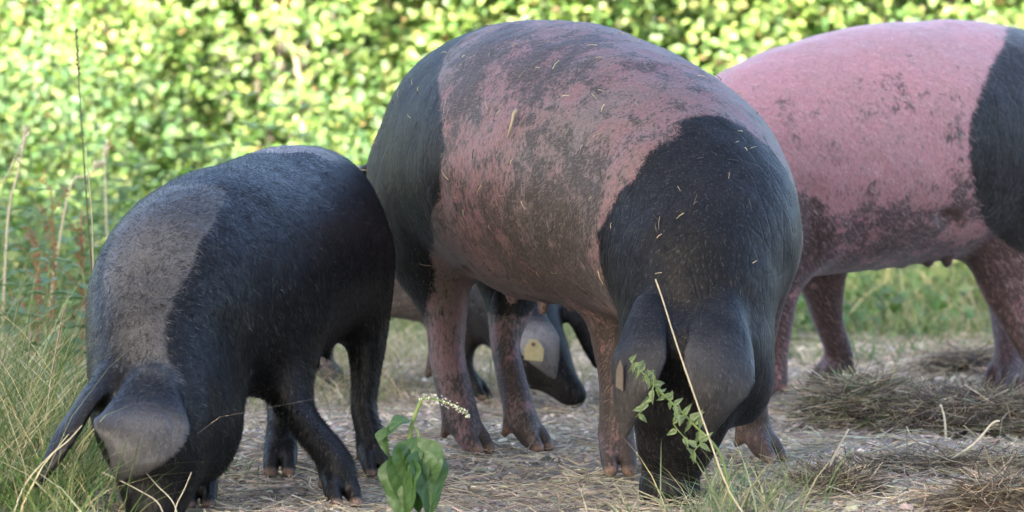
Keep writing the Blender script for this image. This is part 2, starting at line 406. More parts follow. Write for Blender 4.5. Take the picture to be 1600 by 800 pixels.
def sculpt_right():
    s = Sculpt(0.0075)
    s.sweep([(1745, 250, 11.75, .10, .16), (1690, 235, 11.68, .22, .27, .24), (1590, 222, 11.56, .265, .285, .27), (1470, 222, 11.42, .285, .300, .290), (1350, 238, 11.30, .285, .308, .290), (1240, 262, 11.20, .262, .290, .270),
             (1150, 290, 11.12, .22, .25, .24), (1075, 330, 11.05, .165, .19, .20), (1040, 385, 10.98, .13, .14, .14)], ZUP, k=.03, n=9)
    d = np.array([-1, -.15, 0])
    s.leg([(1240, 340, 11.05, .085, .13), (1222, 430, 11.06, .050, .062), (1214, 510, 11.10, .034, .040), (1209, 570, 11.12, .029, .031), (1204, 602, 11.14, .031, .033)], d, (1188, 642, 11.15), d, 1.0, k=.05)
    s.leg([(1270, 360, 11.45, .085, .13), (1284, 440, 11.52, .052, .064), (1294, 500, 11.56, .038, .041), (1298, 550, 11.58, .031, .032), (1300, 578, 11.6, .034, .036)], d, (1290, 614, 11.65), (-1, -.5), 1.08, k=.05)
    s.leg([(1640, 300, 11.42, .12, .18), (1590, 400, 11.36, .09, .13), (1592, 480, 11.34, .055, .065), (1612, 540, 11.36, .038, .045), (1620, 590, 11.36, .034, .036)], d, (1604, 630, 11.34), (-1, -.3), 1.08, k=.05)
    s.leg([(1640, 330, 11.80, .11, .16), (1590, 420, 11.80, .075, .10), (1578, 490, 11.78, .045, .054), (1584, 545, 11.74, .034, .038), (1580, 580, 11.72, .036, .038)], d, (1562, 620, 11.60), (-.7, -.8), 1.08, k=.05)
    # head, down behind the big sow
    hf = np.array([-.6, -.3, .75])
    s.sweep([(1040, 390, 10.98, .12, .12), (1028, 450, 10.95, .11, .09), (1018, 510, 10.95, .09, .075), (1010, 560, 10.95, .062, .055), (1006, 600, 10.95, .052, .048), (1005, 618, 10.95, .052, .048)], hf, k=.04, cap=(None, .012))
    s.sweep([(1062, 400, 10.84, .035, .03), (1062, 440, 10.80, .06, .016), (1056, 480, 10.79, .06, .012), (1045, 540, 10.80, .012, .009)], (.1, -1, .2), k=.022, cup=-2.5, n=5)
    s.sweep([(1030, 395, 11.10, .035, .03), (1000, 430, 11.14, .055, .016), (985, 470, 11.15, .055, .012), (978, 525, 11.15, .012, .009)], (-.6, .6, .4), k=.022, cup=-2.5, n=5)
    s.groove([(1450, 318, 11.14), (1485, 345, 11.14), (1512, 388, 11.16)], .020, .030)
    s.groove([(1260, 300, 10.96), (1268, 370, 10.98), (1262, 420, 11.0)], .035, .012)
    for x in (1330, 1370, 1410, 1450, 1480):
        s.blob((x, 413 - (x - 1330) * .05, 11.30), (.012, .012, .020), k=.014)
    s.sweep([(1770, 200, 11.78, .02, .02), (1800, 230, 11.8, .015, .015), (1795, 290, 11.8, .01, .012)], (0, 1, 0), k=.02)
    return s
def sculpt_back():
    s = Sculpt(0.0075)
    s.sweep([(445, 385, 11.9, .08, .10), (475, 372, 11.86, .145, .165, .16), (550, 372, 11.72, .178, .185, .188), (640, 384, 11.58, .180, .182, .185), (715, 405, 11.46, .155, .165, .17), (765, 440, 11.36, .125, .135, .135), (800, 480, 11.28, .10, .11, .11)], ZUP, k=.03, n=9)
    d = np.array([.9, -.4, 0])
    for rows, ft in (([(480, 420, 11.72, .07, .11), (505, 500, 11.70, .045, .055), (510, 560, 11.70, .03, .032), (508, 590, 11.70, .028, .03)], (520, 622, 11.66)),
                     ([(470, 430, 11.98, .07, .10), (455, 500, 11.98, .042, .05), (450, 560, 11.98, .028, .03), (452, 580, 11.98, .028, .03)], (466, 604, 11.94)),
                     ([(715, 440, 11.36, .065, .09), (722, 520, 11.34, .035, .042), (728, 580, 11.34, .024, .027), (730, 602, 11.34, .026, .028)], (742, 634, 11.3)),
                     ([(700, 440, 11.62, .06, .08), (690, 520, 11.64, .034, .04), (690, 570, 11.64, .024, .026), (692, 588, 11.64, .026, .028)], (704, 618, 11.6))):
        s.leg(rows, d, ft, d, 0.95)
    hf = np.array([.75, -.35, .5])
    s.sweep([(796, 470, 11.28, .10, .10), (826, 510, 11.22, .095, .075, .10), (850, 553, 11.18, .075, .062, .085), (874, 592, 11.15, .050, .044, .050), (889, 611, 11.14, .041, .038, .036), (896, 617, 11.14, .042, .038)], hf, k=.04, cap=(None, .010))
    s.blob((820, 560, 11.18), (.055, .06, .06), k=.05)
    s.sweep([(828, 484, 11.10, .034, .028), (836, 512, 11.04, .050, .015), (845, 540, 11.015, .054, .012), (856, 566, 11.015, .034, .011), (866, 588, 11.03, .010, .009)],
            [(.2, -.8, .5), (.2, -.9, .3), (.2, -.95, .2), (.2, -.95, .1), (.2, -1, 0)], k=.02, cup=-2.5, n=5)
    s.sweep([(868, 486, 11.28, .030, .026), (892, 486, 11.27, .030, .015), (908, 504, 11.26, .030, .012), (918, 534, 11.26, .023, .011), (932, 573, 11.26, .008, .009)],
            [(.3, -.7, .6), (.4, -.8, .4), (.5, -.85, .2), (.5, -.85, 0), (.5, -.85, 0)], k=.02, cup=-3, n=5)
    s.sweep([(436, 370, 11.95, .016, .016), (420, 390, 11.97, .012, .012), (418, 430, 11.97, .008, .009)], (0, 1, 0), k=.02)
    return s
# ------------------------------------------------------------------ materials
def skin_material(name, pink, dusty, black, blackdust, mudcol, dust_amt=.5, sheen=.25, seed=0.0, fine=1.7, streak=1.0, spec=.3, rough=.5, greys=((.030, .029, .030), (.062, .057, .054))):
    m, nt, b = mat_new(name); L = nt.links.new
    co = N(nt, 'ShaderNodeTexCoord').outputs['Object']
    def attr(a): return N(nt, 'ShaderNodeAttribute', attribute_name=a).outputs['Fac']
    def noise(scale, detail=3, rough=.55, vec=None, off=0):
        n = N(nt, 'ShaderNodeTexNoise', i_Scale=scale, i_Detail=detail, i_Roughness=rough)
        mp = N(nt, 'ShaderNodeMapping'); mp.inputs['Location'].default_value = (seed + off, seed * .7 + off, off)
        if vec is not None: mp.inputs['Scale'].default_value = vec
        L(co, mp.inputs[0]); L(mp.outputs[0], n.inputs['Vector']); return n.outputs['Fac']
    def math_(op, a, bb, c=None, clamp=False):
        n = N(nt, 'ShaderNodeMath', operation=op); n.use_clamp = clamp
        for i, v in enumerate((a, bb, c)):
            if v is None: continue
            if isinstance(v, (int, float)): n.inputs[i].default_value = v
            else: L(v, n.inputs[i])
        return n.outputs[0]
    def step(v, lo, hi):
        n = N(nt, 'ShaderNodeMapRange', interpolation_type='SMOOTHSTEP'); L(v, n.inputs[0])
        n.inputs[1].default_value = lo; n.inputs[2].default_value = hi; return n.outputs[0]
    def mix(f, a, bb):
        n = N(nt, 'ShaderNodeMix', data_type='RGBA')
        if isinstance(f, (int, float)): n.inputs[0].default_value = f
        else: L(f, n.inputs[0])
        for i, v in ((6, a), (7, bb)):
            if isinstance(v, tuple): n.inputs[i].default_value = (*v, 1)
            else: L(v, n.inputs[i])
        return n.outputs[2]
    n_big = noise(4.5, 4); n_mid = noise(22, 4, .65, off=3); n_fine = noise(150, 3, .6, (1, 1, .45), off=5); n_hair = noise(330, 2, .5, (1.0, 1.0, .22), off=7)
    # pink hide, dusted and muddied
    dmask = step(math_('ADD', math_('MULTIPLY', n_big, .6), math_('MULTIPLY', n_mid, .4)), .40, .61)
    base = mix(math_('MULTIPLY', dmask, dust_amt), pink, dusty)
    base = mix(math_('MULTIPLY', step(n_fine, .45, .70), .45), base, tuple(x * .55 for x in dusty))
    n_str = noise(10, 5, .6, (1, 1, .28), off=11)
    mud = math_('ADD', attr('mud'), math_('MULTIPLY', math_('SUBTRACT', n_str, .5), streak))
    mm = math_('ADD', mud, math_('ADD', math_('MULTIPLY', math_('SUBTRACT', n_mid, .5), 1.9), math_('MULTIPLY', math_('SUBTRACT', n_fine, .5), fine)))
    base = mix(math_('MULTIPLY', step(mm, .38, .85), .85), base, mudcol)
    # black hide with dust in the hair
    dm = step(math_('ADD', math_('MULTIPLY', n_big, .5), math_('MULTIPLY', n_mid, .5)), .44, .66)
    blk = mix(math_('MULTIPLY', dm, .75), black, blackdust)
    blk = mix(math_('MULTIPLY', step(n_hair, .52, .72), .55), blk, tuple(x * 1.7 for x in blackdust))
    blk = mix(math_('MULTIPLY', step(mm, .35, 1.0), .6), blk, tuple(x * 2.2 for x in blackdust))
    edge = math_('ADD', attr('coat'), math_('ADD', math_('MULTIPLY', math_('SUBTRACT', n_mid, .5), .035), math_('MULTIPLY', math_('SUBTRACT', n_hair, .5), .03)))
    col = mix(step(edge, -.007, .007), base, blk)
    # grey skin (ears, pale shoulder band) and painted rump sheen, horn
    gd = math_('ADD', attr('grey'), math_('ADD', math_('MULTIPLY', math_('SUBTRACT', n_mid, .5), .25), math_('MULTIPLY', math_('SUBTRACT', n_hair, .5), .2)))
    gcol = mix(step(n_big, .35, .65), greys[0], greys[1])
    gcol = mix(math_('MULTIPLY', step(math_('ADD', math_('MULTIPLY', n_mid, .6), math_('MULTIPLY', n_fine, .4)), .50, .62), .55), gcol, tuple(v * .45 for v in greys[0]))
    col = mix(math_('MULTIPLY', step(gd, .25, .75), .88), col, gcol)
    hcol = mix(step(n_mid, .4, .6), (.20, .125, .092), (.075, .055, .045))
    col = mix(step(math_('ADD', attr('horn'), math_('MULTIPLY', math_('SUBTRACT', n_mid, .5), .9)), .35, .75), col, hcol)
    # single bristles: a fine dark and pale grain over everything
    n_gr = noise(520, 2, .6, (1.0, 1.0, .16), off=13); n_gr2 = noise(260, 2, .6, (.9, 1.1, .2), off=17)
    col = mix(math_('MULTIPLY', step(n_gr, .54, .68), .55), col, (.012, .011, .011))
    lt = N(nt, 'ShaderNodeMix', data_type='RGBA', blend_type='ADD'); L(math_('MULTIPLY', step(n_gr2, .56, .72), .030), lt.inputs[0]); L(col, lt.inputs[6]); lt.inputs[7].default_value = (1, .95, .9, 1); col = lt.outputs[2]
    L(col, b.inputs['Base Color'])
    b.inputs['Roughness'].default_value = rough
    b.inputs['Specular IOR Level'].default_value = spec
    b.inputs['Sheen Weight'].default_value = sheen; b.inputs['Sheen Roughness'].default_value = .45; b.inputs['Sheen Tint'].default_value = (.85, .9, 1, 1)
    hgt = math_('ADD', math_('MULTIPLY', n_mid, .8), math_('ADD', math_('MULTIPLY', n_fine, .45), math_('MULTIPLY', n_hair, .16)))
    # skin creases
    wv = N(nt, 'ShaderNodeTexVoronoi', feature='DISTANCE_TO_EDGE', i_Scale=26); mp = N(nt, 'ShaderNodeMapping'); mp.inputs['Scale'].default_value = (1, 1, .45); L(co, mp.inputs[0]); L(mp.outputs[0], wv.inputs['Vector'])
    hgt = math_('ADD', hgt, math_('MULTIPLY', step(wv.outputs[0], 0, .10), .22))
    bp = N(nt, 'ShaderNodeBump', i_Strength=.45, i_Distance=.006); L(hgt, bp.inputs['Height']); L(bp.outputs[0], b.inputs['Normal'])
    return m
def attr_material(name, rough=.6, translucent=0.0, spec=.3, attr='col', noise_amt=0.0, tint=(1.25, 1.25, .6)):
    m, nt, b = mat_new(name); L = nt.links.new
    a = N(nt, 'ShaderNodeAttribute', attribute_name=attr); c = a.outputs['Color']
    if noise_amt:
        co = N(nt, 'ShaderNodeTexCoord').outputs['Object']
        n = N(nt, 'ShaderNodeTexNoise', i_Scale=60.0, i_Detail=3.0); L(co, n.inputs['Vector'])
        mr = N(nt, 'ShaderNodeMapRange'); L(n.outputs['Fac'], mr.inputs[0]); mr.inputs[1].default_value = .3; mr.inputs[2].default_value = .7; mr.inputs[3].default_value = 1 - noise_amt; mr.inputs[4].default_value = 1 + noise_amt
        vm = N(nt, 'ShaderNodeVectorMath', operation='SCALE'); L(c, vm.inputs[0]); L(mr.outputs[0], vm.inputs['Scale']); c = vm.outputs[0]
    L(c, b.inputs['Base Color']); b.inputs['Roughness'].default_value = rough; b.inputs['Specular IOR Level'].default_value = spec
    if translucent:
        t = N(nt, 'ShaderNodeBsdfTranslucent'); vm = N(nt, 'ShaderNodeVectorMath', operation='MULTIPLY'); L(c, vm.inputs[0]); vm.inputs[1].default_value = tint
        L(vm.outputs[0], t.inputs['Color'])
        mx = N(nt, 'ShaderNodeMixShader'); mx.inputs[0].default_value = translucent
        L(b.outputs[0], mx.inputs[1]); L(t.outputs[0], mx.inputs[2]); L(mx.outputs[0], nt.nodes['Material Output'].inputs['Surface'])
    return m
def leaf_material(name, c1, c2, vein, rough=.42):
    m, nt, b = mat_new(name); L = nt.links.new
    co = N(nt, 'ShaderNodeTexCoord').outputs['Object']
    n = N(nt, 'ShaderNodeTexNoise', i_Scale=45.0, i_Detail=4.0); L(co, n.inputs['Vector'])
    r = N(nt, 'ShaderNodeMix', data_type='RGBA'); L(n.outputs['Fac'], r.inputs[0]); r.inputs[6].default_value = (*c1, 1); r.inputs[7].default_value = (*c2, 1)
    a = N(nt, 'ShaderNodeAttribute', attribute_name='vein')
    r2 = N(nt, 'ShaderNodeMix', data_type='RGBA'); L(a.outputs['Fac'], r2.inputs[0]); L(r.outputs[2], r2.inputs[6]); r2.inputs[7].default_value = (*vein, 1)
    L(r2.outputs[2], b.inputs['Base Color']); b.inputs['Roughness'].default_value = rough
    hm = N(nt, 'ShaderNodeMath', operation='MULTIPLY_ADD'); L(a.outputs['Fac'], hm.inputs[0]); hm.inputs[1].default_value = -2.2; L(n.outputs['Fac'], hm.inputs[2])
    bp = N(nt, 'ShaderNodeBump', i_Strength=.8, i_Distance=.004); L(hm.outputs[0], bp.inputs['Height']); L(bp.outputs[0], b.inputs['Normal'])
    t = N(nt, 'ShaderNodeBsdfTranslucent'); t.inputs['Color'].default_value = (c2[0] * 1.5, c2[1] * 1.5, c2[2] * .8, 1)
    mx = N(nt, 'ShaderNodeMixShader'); mx.inputs[0].default_value = .25
    L(b.outputs[0], mx.inputs[1]); L(t.outputs[0], mx.inputs[2]); L(mx.outputs[0], nt.nodes['Material Output'].inputs['Surface'])
    return m
def plain(name, col, rough=.7, spec=.3, var=.25, scale=60.0, bump=.3):
    m, nt, b = mat_new(name); L = nt.links.new
    co = N(nt, 'ShaderNodeTexCoord').outputs['Object']
    n = N(nt, 'ShaderNodeTexNoise', i_Scale=scale, i_Detail=4.0); L(co, n.inputs['Vector'])
    r = N(nt, 'ShaderNodeMix', data_type='RGBA'); L(n.outputs['Fac'], r.inputs[0])
    r.inputs[6].default_value = (*[x * (1 - var) for x in col], 1); r.inputs[7].default_value = (*[x * (1 + var) for x in col], 1)
    L(r.outputs[2], b.inputs['Base Color']); b.inputs['Roughness'].default_value = rough; b.inputs['Specular IOR Level'].default_value = spec
    bp = N(nt, 'ShaderNodeBump', i_Strength=bump, i_Distance=.004); L(n.outputs['Fac'], bp.inputs['Height']); L(bp.outputs[0], b.inputs['Normal'])
    return m
def ground_material():
    m, nt, b = mat_new('trampled_soil'); L = nt.links.new
    co = N(nt, 'ShaderNodeTexCoord').outputs['Object']
    def noise(s, d, r=.6): 
        n = N(nt, 'ShaderNodeTexNoise', i_Scale=s, i_Detail=d, i_Roughness=r); L(co, n.inputs['Vector']); return n.outputs['Fac']
    def mix(f, a, bb):
        n = N(nt, 'ShaderNodeMix', data_type='RGBA'); L(f, n.inputs[0])
        for i, v in ((6, a), (7, bb)):
            if isinstance(v, tuple): n.inputs[i].default_value = (*v, 1)
            else: L(v, n.inputs[i])
        return n.outputs[2]
    def step(v, lo, hi):
        n = N(nt, 'ShaderNodeMapRange', interpolation_type='SMOOTHSTEP'); L(v, n.inputs[0]); n.inputs[1].default_value = lo; n.inputs[2].default_value = hi; return n.outputs[0]
    a, c, d = noise(1.6, 5), noise(14, 5), noise(90, 4)
    col = mix(step(a, .38, .62), (.27, .225, .180), (.18, .148, .116))
    col = mix(step(c, .40, .66), col, (.35, .295, .235))
    col = mix(step(d, .42, .7), col, (.125, .10, .08))
    gr = N(nt, 'ShaderNodeAttribute', attribute_name='green').outputs['Fac']
    col = mix(gr, col, mix(step(c, .4, .6), (.085, .105, .04), (.14, .125, .065)))
    L(col, b.inputs['Base Color']); b.inputs['Roughness'].default_value = .95; b.inputs['Specular IOR Level'].default_value = .15
    ad = N(nt, 'ShaderNodeMath', operation='ADD'); L(c, ad.inputs[0]); L(d, ad.inputs[1])
    bp = N(nt, 'ShaderNodeBump', i_Strength=.9, i_Distance=.012); L(ad.outputs[0], bp.inputs['Height']); L(bp.outputs[0], b.inputs['Normal'])
    return m
M_foliage = attr_material('sunlit_leaf', .45, .42, .35, tint=(1.0, 1.2, .6))
M_grass = attr_material('grass_blade', .55, .30, .25, tint=(1.15, 1.2, .7))
M_straw = attr_material('dry_straw', .7, .0, .25)
M_chip = attr_material('wood_chip', .85, .0, .15, noise_amt=.35)
M_hair = attr_material('pig_bristle', .5, .0, .12)
M_bark = plain('bark', (.16, .13, .10), .9, .2, .4, 18.0, .8)
M_twig = plain('pale_stem', (.30, .25, .16), .8, .2, .3, 40.0, .4)
M_soil = plain('dark_soil', (.060, .048, .038), .95, .1, .75, 110.0, 1.0)
# ------------------------------------------------------------------ ground, one sheet out to the horizon
rng = np.random.default_rng(11)
MOUNDS = [(1400, 668, .26, .16, .055), (1560, 668, .22, .12, .030), (1470, 700, .22, .10, .030), (1290, 772, .13, .07, .028), (1545, 795, .22, .09, .035), (1520, 572, .22, .16, .040), (1407, 618, .06, .05, .03)]
MW = [(G(a, b), c, d, e) for a, b, c, d, e in MOUNDS]
def ground_h(x, y):
    x = np.asarray(x, float); y = np.asarray(y, float)
    p = np.stack([x, y, np.zeros_like(x)], -1)
    h = .012 * vnoise(p, 2.2, 5) + .006 * vnoise(p, 9, 6) + .003 * vnoise(p, 26, 7)
    near = np.clip(1 - np.abs(y - 11) / 30, 0, 1) * np.clip(1 - np.abs(x) / 20, 0, 1)
    h = h * near - .012
    for c, a, b, e in MW:
        h = h + e * np.exp(-((x - c[0]) / a) ** 2 - ((y - c[1]) / b) ** 2) * (1 + .5 * vnoise(p, 14, 9))
    return h
def axis(fine0, fine1, step, far):
    a = list(np.arange(fine0, fine1 + 1e-6, step)); d = step; v = fine1
    while v < far: d *= 1.35; v += d; a.append(v)
    d = step; v = fine0; b = []
    while v > -far: d *= 1.35; v -= d; b.append(v)
    return np.array(b[::-1] + a)
gx = axis(-1.7, 1.8, .022, 400); gy = axis(8.3, 13.6, .022, 420)
XX, YY = np.meshgrid(gx, gy, indexing='ij'); ZZ = ground_h(XX, YY)
ni, nj = XX.shape; ii = np.arange(ni * nj).reshape(ni, nj)
GV = np.stack([XX, YY, ZZ], -1).reshape(-1, 3)
GF = np.stack([ii[:-1, :-1], ii[1:, :-1], ii[1:, 1:], ii[:-1, 1:]], -1).reshape(-1, 4)
def greenness(x, y):
    p = np.stack([x, y, 0 * x], -1)
    g = np.clip((y - 12.6) / .9 + .8 * fbm(p, 1.6, 3), 0, 1)
    gl = np.clip((-.62 - x - .10 * (y - 8.5)) / .25 + .7 * fbm(p, 2.5, 4), 0, 1)
    return np.clip(np.maximum(g, gl), 0, 1)
go = mesh_obj('ground', GV, GF, ground_material(), attrs={'green': greenness(GV[:, 0], GV[:, 1])})
tag(go, kind='structure')

# ------------------------------------------------------------------ builders for blades, straws, leaves (many faces in one mesh)
def lerp(a, b, t): return a + (b - a) * t
def blades(base, height, lean, bend, width, col, tipcol=None, segs=4):
    """tapered curved strips; all arrays of length n"""
    n = len(base); ang = rng.uniform(0, 6.283, n); side = np.stack([np.cos(ang), np.sin(ang), np.zeros(n)], 1)
    V = []; C = []
    for k in range(segs + 1):
        t = k / segs
        c = base + np.array([0, 0, 1.0]) * (height * (t - .45 * bend * t ** 2.2))[:, None] + lean * (height * (.25 * t + bend * t * t))[:, None]
        w = (width * (1 - t ** 1.6) * (.6 + .4 * min(1, t * 4)))[:, None] * side * .5
        V += [c - w, c + w]
        cc = col if tipcol is None else lerp(col, tipcol, t ** 1.5)
        C += [cc, cc]
    V = np.stack(V, 1); C = np.stack(C, 1); m = 2 * (segs + 1)
    off = (np.arange(n) * m)[:, None]
    Fq = np.concatenate([off + np.array([2 * k, 2 * k + 1, 2 * k + 3, 2 * k + 2]) for k in range(segs)], 0)
    return V.reshape(-1, 3), Fq, C.reshape(-1, 3)
def strands(pts, width, col):
    """pts (n, k, 3): flat ribbons with two crossed faces so that they show from every side"""
    n, k, _ = pts.shape
    T = nrm(np.gradient(pts, axis=1)); r = nrm(rng.normal(size=(n, 1, 3)))
    A = nrm(np.cross(T, r)); B = np.cross(T, A)
    w = (width[:, None] * np.linspace(1, .55, k)[None])[..., None] * .5
    V = np.concatenate([pts + A * w, pts - A * w * .5 + B * w * .87, pts - A * w * .5 - B * w * .87], 1)
    off = (np.arange(n) * 3 * k)[:, None]; Fq = []
    for j in range(k - 1):
        for a, b in ((0, 1), (1, 2), (2, 0)):
            Fq.append(off + np.array([a * k + j, b * k + j, b * k + j + 1, a * k + j + 1]))
    return V.reshape(-1, 3), np.concatenate(Fq, 0), np.repeat(col, 3 * k, 0)
def tube(path, radii, sides=7):
    path = np.asarray(path, float); radii = np.asarray(radii, float); n = len(path)
    T = nrm(np.gradient(path, axis=0)); a = np.array([0, 0, 1.0]) if abs(T[0, 2]) < .9 else np.array([1.0, 0, 0])
    V = []
    for i in range(n):
        u = nrm(np.cross(T[i], a)); v = np.cross(T[i], u)
        for k in range(sides):
            th = 6.2832 * k / sides; V.append(path[i] + radii[i] * (math.cos(th) * u + math.sin(th) * v))
    F = [(i * sides + k, i * sides + (k + 1) % sides, (i + 1) * sides + (k + 1) % sides, (i + 1) * sides + k) for i in range(n - 1) for k in range(sides)]
    V.append(path[0]); V.append(path[-1]); b = n * sides
    F += [((k + 1) % sides, k, b) for k in range(sides)] + [((n - 1) * sides + k, (n - 1) * sides + (k + 1) % sides, b + 1) for k in range(sides)]
    return np.array(V), F
def leaf_cloud(pos, nor, size, col, aspect=.62, fold=.18):
    """pos, nor (n,3), size (n): folded six-sided leaves"""
    n = len(pos); r = rng.normal(size=(n, 3)); r[:, 2] -= .7
    D = nrm(r - nor * (r * nor).sum(1)[:, None]); Sv = np.cross(nor, D)
    s = size[:, None]; a = aspect
    out = [pos, pos + D * s * .30 + Sv * s * a * .48 + nor * s * fold * .5, pos + D * s * .68 + Sv * s * a * .38 + nor * s * fold * .35, pos + D * s - nor * s * .06,
           pos + D * s * .68 - Sv * s * a * .38 + nor * s * fold * .35, pos + D * s * .30 - Sv * s * a * .48 + nor * s * fold * .5]
    V = np.stack(out, 1).reshape(-1, 3); off = (np.arange(n) * 6)[:, None]
    Fq = np.concatenate([off + np.array([0, 1, 2, 3]), off + np.array([0, 3, 4, 5])], 0)
    return V, Fq, np.repeat(col, 6, 0)
def cat(parts):
    V = []; F = []; C = []; o = 0
    for v, f, c in parts:
        V.append(v); F.append(f + o); C.append(c); o += len(v)
    return np.concatenate(V), np.concatenate(F), np.concatenate(C)
def colmix(n, cols, jit=.18, w=None):
    cols = np.array(cols, float); i = rng.choice(len(cols), n, p=w); c = cols[i]
    return np.clip(c * (1 + jit * rng.normal(size=(n, 1))) * (1 + .06 * rng.normal(size=(n, 3))), .005, .9)

# ---- wood chips and straw strewn over the trampled ground (too many to count)
def frustum_xy(n, y0, y1, margin=.35, bias=1.0):
    y = y0 + (y1 - y0) * rng.random(n) ** bias; x = rng.uniform(-1, 1, n) * (.112 * y + margin); return x, y
def chips(n):
    x, y = frustum_xy(n, 8.6, 13.4, .5, 1.25)
    keep = rng.random(n) > greenness(x, y) * .95; x, y = x[keep], y[keep]; n = len(x)
    z = ground_h(x, y); p = np.stack([x, y, z], 1)
    ln = np.clip(rng.lognormal(math.log(.0085), .40, n), .004, .016); w = ln * rng.uniform(.3, .75, n); h = w * rng.uniform(.45, .9, n)
    a = rng.uniform(0, 6.283, n); t = np.stack([np.cos(a), np.sin(a), rng.normal(0, .18, n)], 1); s = np.stack([-np.sin(a), np.cos(a), rng.normal(0, .25, n)], 1)
    up = np.array([0, 0, 1.0])
    c = p + up * (h * .25)[:, None]
    L_ = t * ln[:, None]; W_ = s * w[:, None]; H_ = up * h[:, None]
    V = np.stack([c - L_ - W_ * .6, c - L_ * .8 + W_ * .7, c + L_ * .9 + W_ * .5, c + L_ - W_ * .8, c - L_ * .5 - W_ * .2 + H_, c - L_ * .4 + W_ * .3 + H_ * .9, c + L_ * .5 + W_ * .2 + H_ * .8, c + L_ * .6 - W_ * .3 + H_], 1)
    off = (np.arange(n) * 8)[:, None]
    Fq = np.concatenate([off + np.array(q) for q in ((4, 7, 6, 5), (0, 3, 7, 4), (3, 2, 6, 7), (2, 1, 5, 6), (1, 0, 4, 5))], 0)
    col = colmix(n, [(.42, .345, .25), (.31, .25, .185), (.50, .42, .30), (.17, .135, .10), (.36, .30, .235)], .2)
    return V.reshape(-1, 3), Fq, np.repeat(col, 8, 0)
V, Fq, C = chips(42000)
tag(mesh_obj('wood_chips', V, Fq, M_chip, smooth=False, attrs={'col': C}), 'grey brown wood chips and crumbs covering the trampled ground', 'chips', kind='stuff')
def lying(n, y0, y1, lmin, lmax, mask=None, lift=.012, xy=None):
    x, y = xy if xy is not None else frustum_xy(n, y0, y1, .5, 1.2)
    if mask is not None:
        k = mask(x, y); x, y = x[k], y[k]
    n = len(x); ln = rng.uniform(lmin, lmax, n); a = rng.normal(0, .9, n); cv = rng.normal(0, .5, n)
    ts = np.linspace(-.5, .5, 5); P_ = []
    for t in ts:
        aa = a + cv * t; px = x + np.cos(aa) * ln * t; py = y + np.sin(aa) * ln * t
        P_.append(np.stack([px, py, ground_h(px, py)], 1))
    P_ = np.stack(P_, 1); P_[:, :, 2] += (rng.random(n)[:, None] * lift + .003 + np.abs(rng.normal(0, .010, (n, 1))) * np.abs(ts)[None] * 2)
    return P_
SC = [(.43, .365, .255), (.37, .31, .215), (.26, .215, .155), (.49, .43, .31), (.31, .27, .21)]
Pp = lying(10000, 8.6, 13.6, .03, .20)
V, Fq, C = strands(Pp, rng.uniform(.0016, .0034, len(Pp)), colmix(len(Pp), SC))
tag(mesh_obj('straw_litter', V, Fq, M_straw, attrs={'col': C}), 'loose dry straws scattered over the trampled ground', 'straw', kind='stuff')
# ------------------------------------------------------------------ coats, bristles and pig objects
def interp(z, zs, us): 
    o = np.argsort(zs); return np.interp(z, np.array(zs)[o], np.array(us)[o])
def gauss(V, pts, r):
    out = np.zeros(len(V))
    for p in pts: out = np.maximum(out, np.exp(-((V - np.array(p)) ** 2).sum(1) / r ** 2))
    return out
def ear_mask(s, V, which):
    m = np.zeros(len(V)); ops = [o for o in s.ops if o[0] == 'sweep' and o[5] != 0]
    for i in which:
        Q, Uh, cup = ops[i][1], ops[i][2], ops[i][5]
        T = nrm(np.gradient(Q[:, :3], axis=0)); U = nrm(Uh - T * (Uh * T).sum(1)[:, None]); Sd = np.cross(T, U)
        best = np.full(len(V), 1e9); val = np.zeros(len(V)); near = np.where(((V - Q[len(Q) // 2, :3]) ** 2).sum(1) < .3 ** 2)[0]; W_ = V[near]
        for j in range(len(Q)):
            q = W_ - Q[j, :3]; t = np.abs(q @ T[j]); sd = (q @ Sd[j]); u = (q @ U[j]) - cup * sd * sd
            on = np.clip((1.10 - np.abs(sd) / Q[j, 3]) / .12, 0, 1) * np.clip((Q[j, 4] * 1.4 + .006 - np.abs(u)) / .006, 0, 1) * min(1, max(0, (j / len(Q) - .06) / .34))
            better = t < best[near]; best[near[better]] = t[better]; val[near[better]] = on[better] * (t[better] < .03)
        m = np.maximum(m, val)
    return m
def horn_mask(s, V):
    m = np.zeros(len(V))
    for t, sc in s.feet:
        d = np.sqrt((((V - t) * np.array([1, 1, 1.15])) ** 2).sum(1)); m = np.maximum(m, np.clip(1.5 - d / (.027 * sc), 0, 1))
    return m
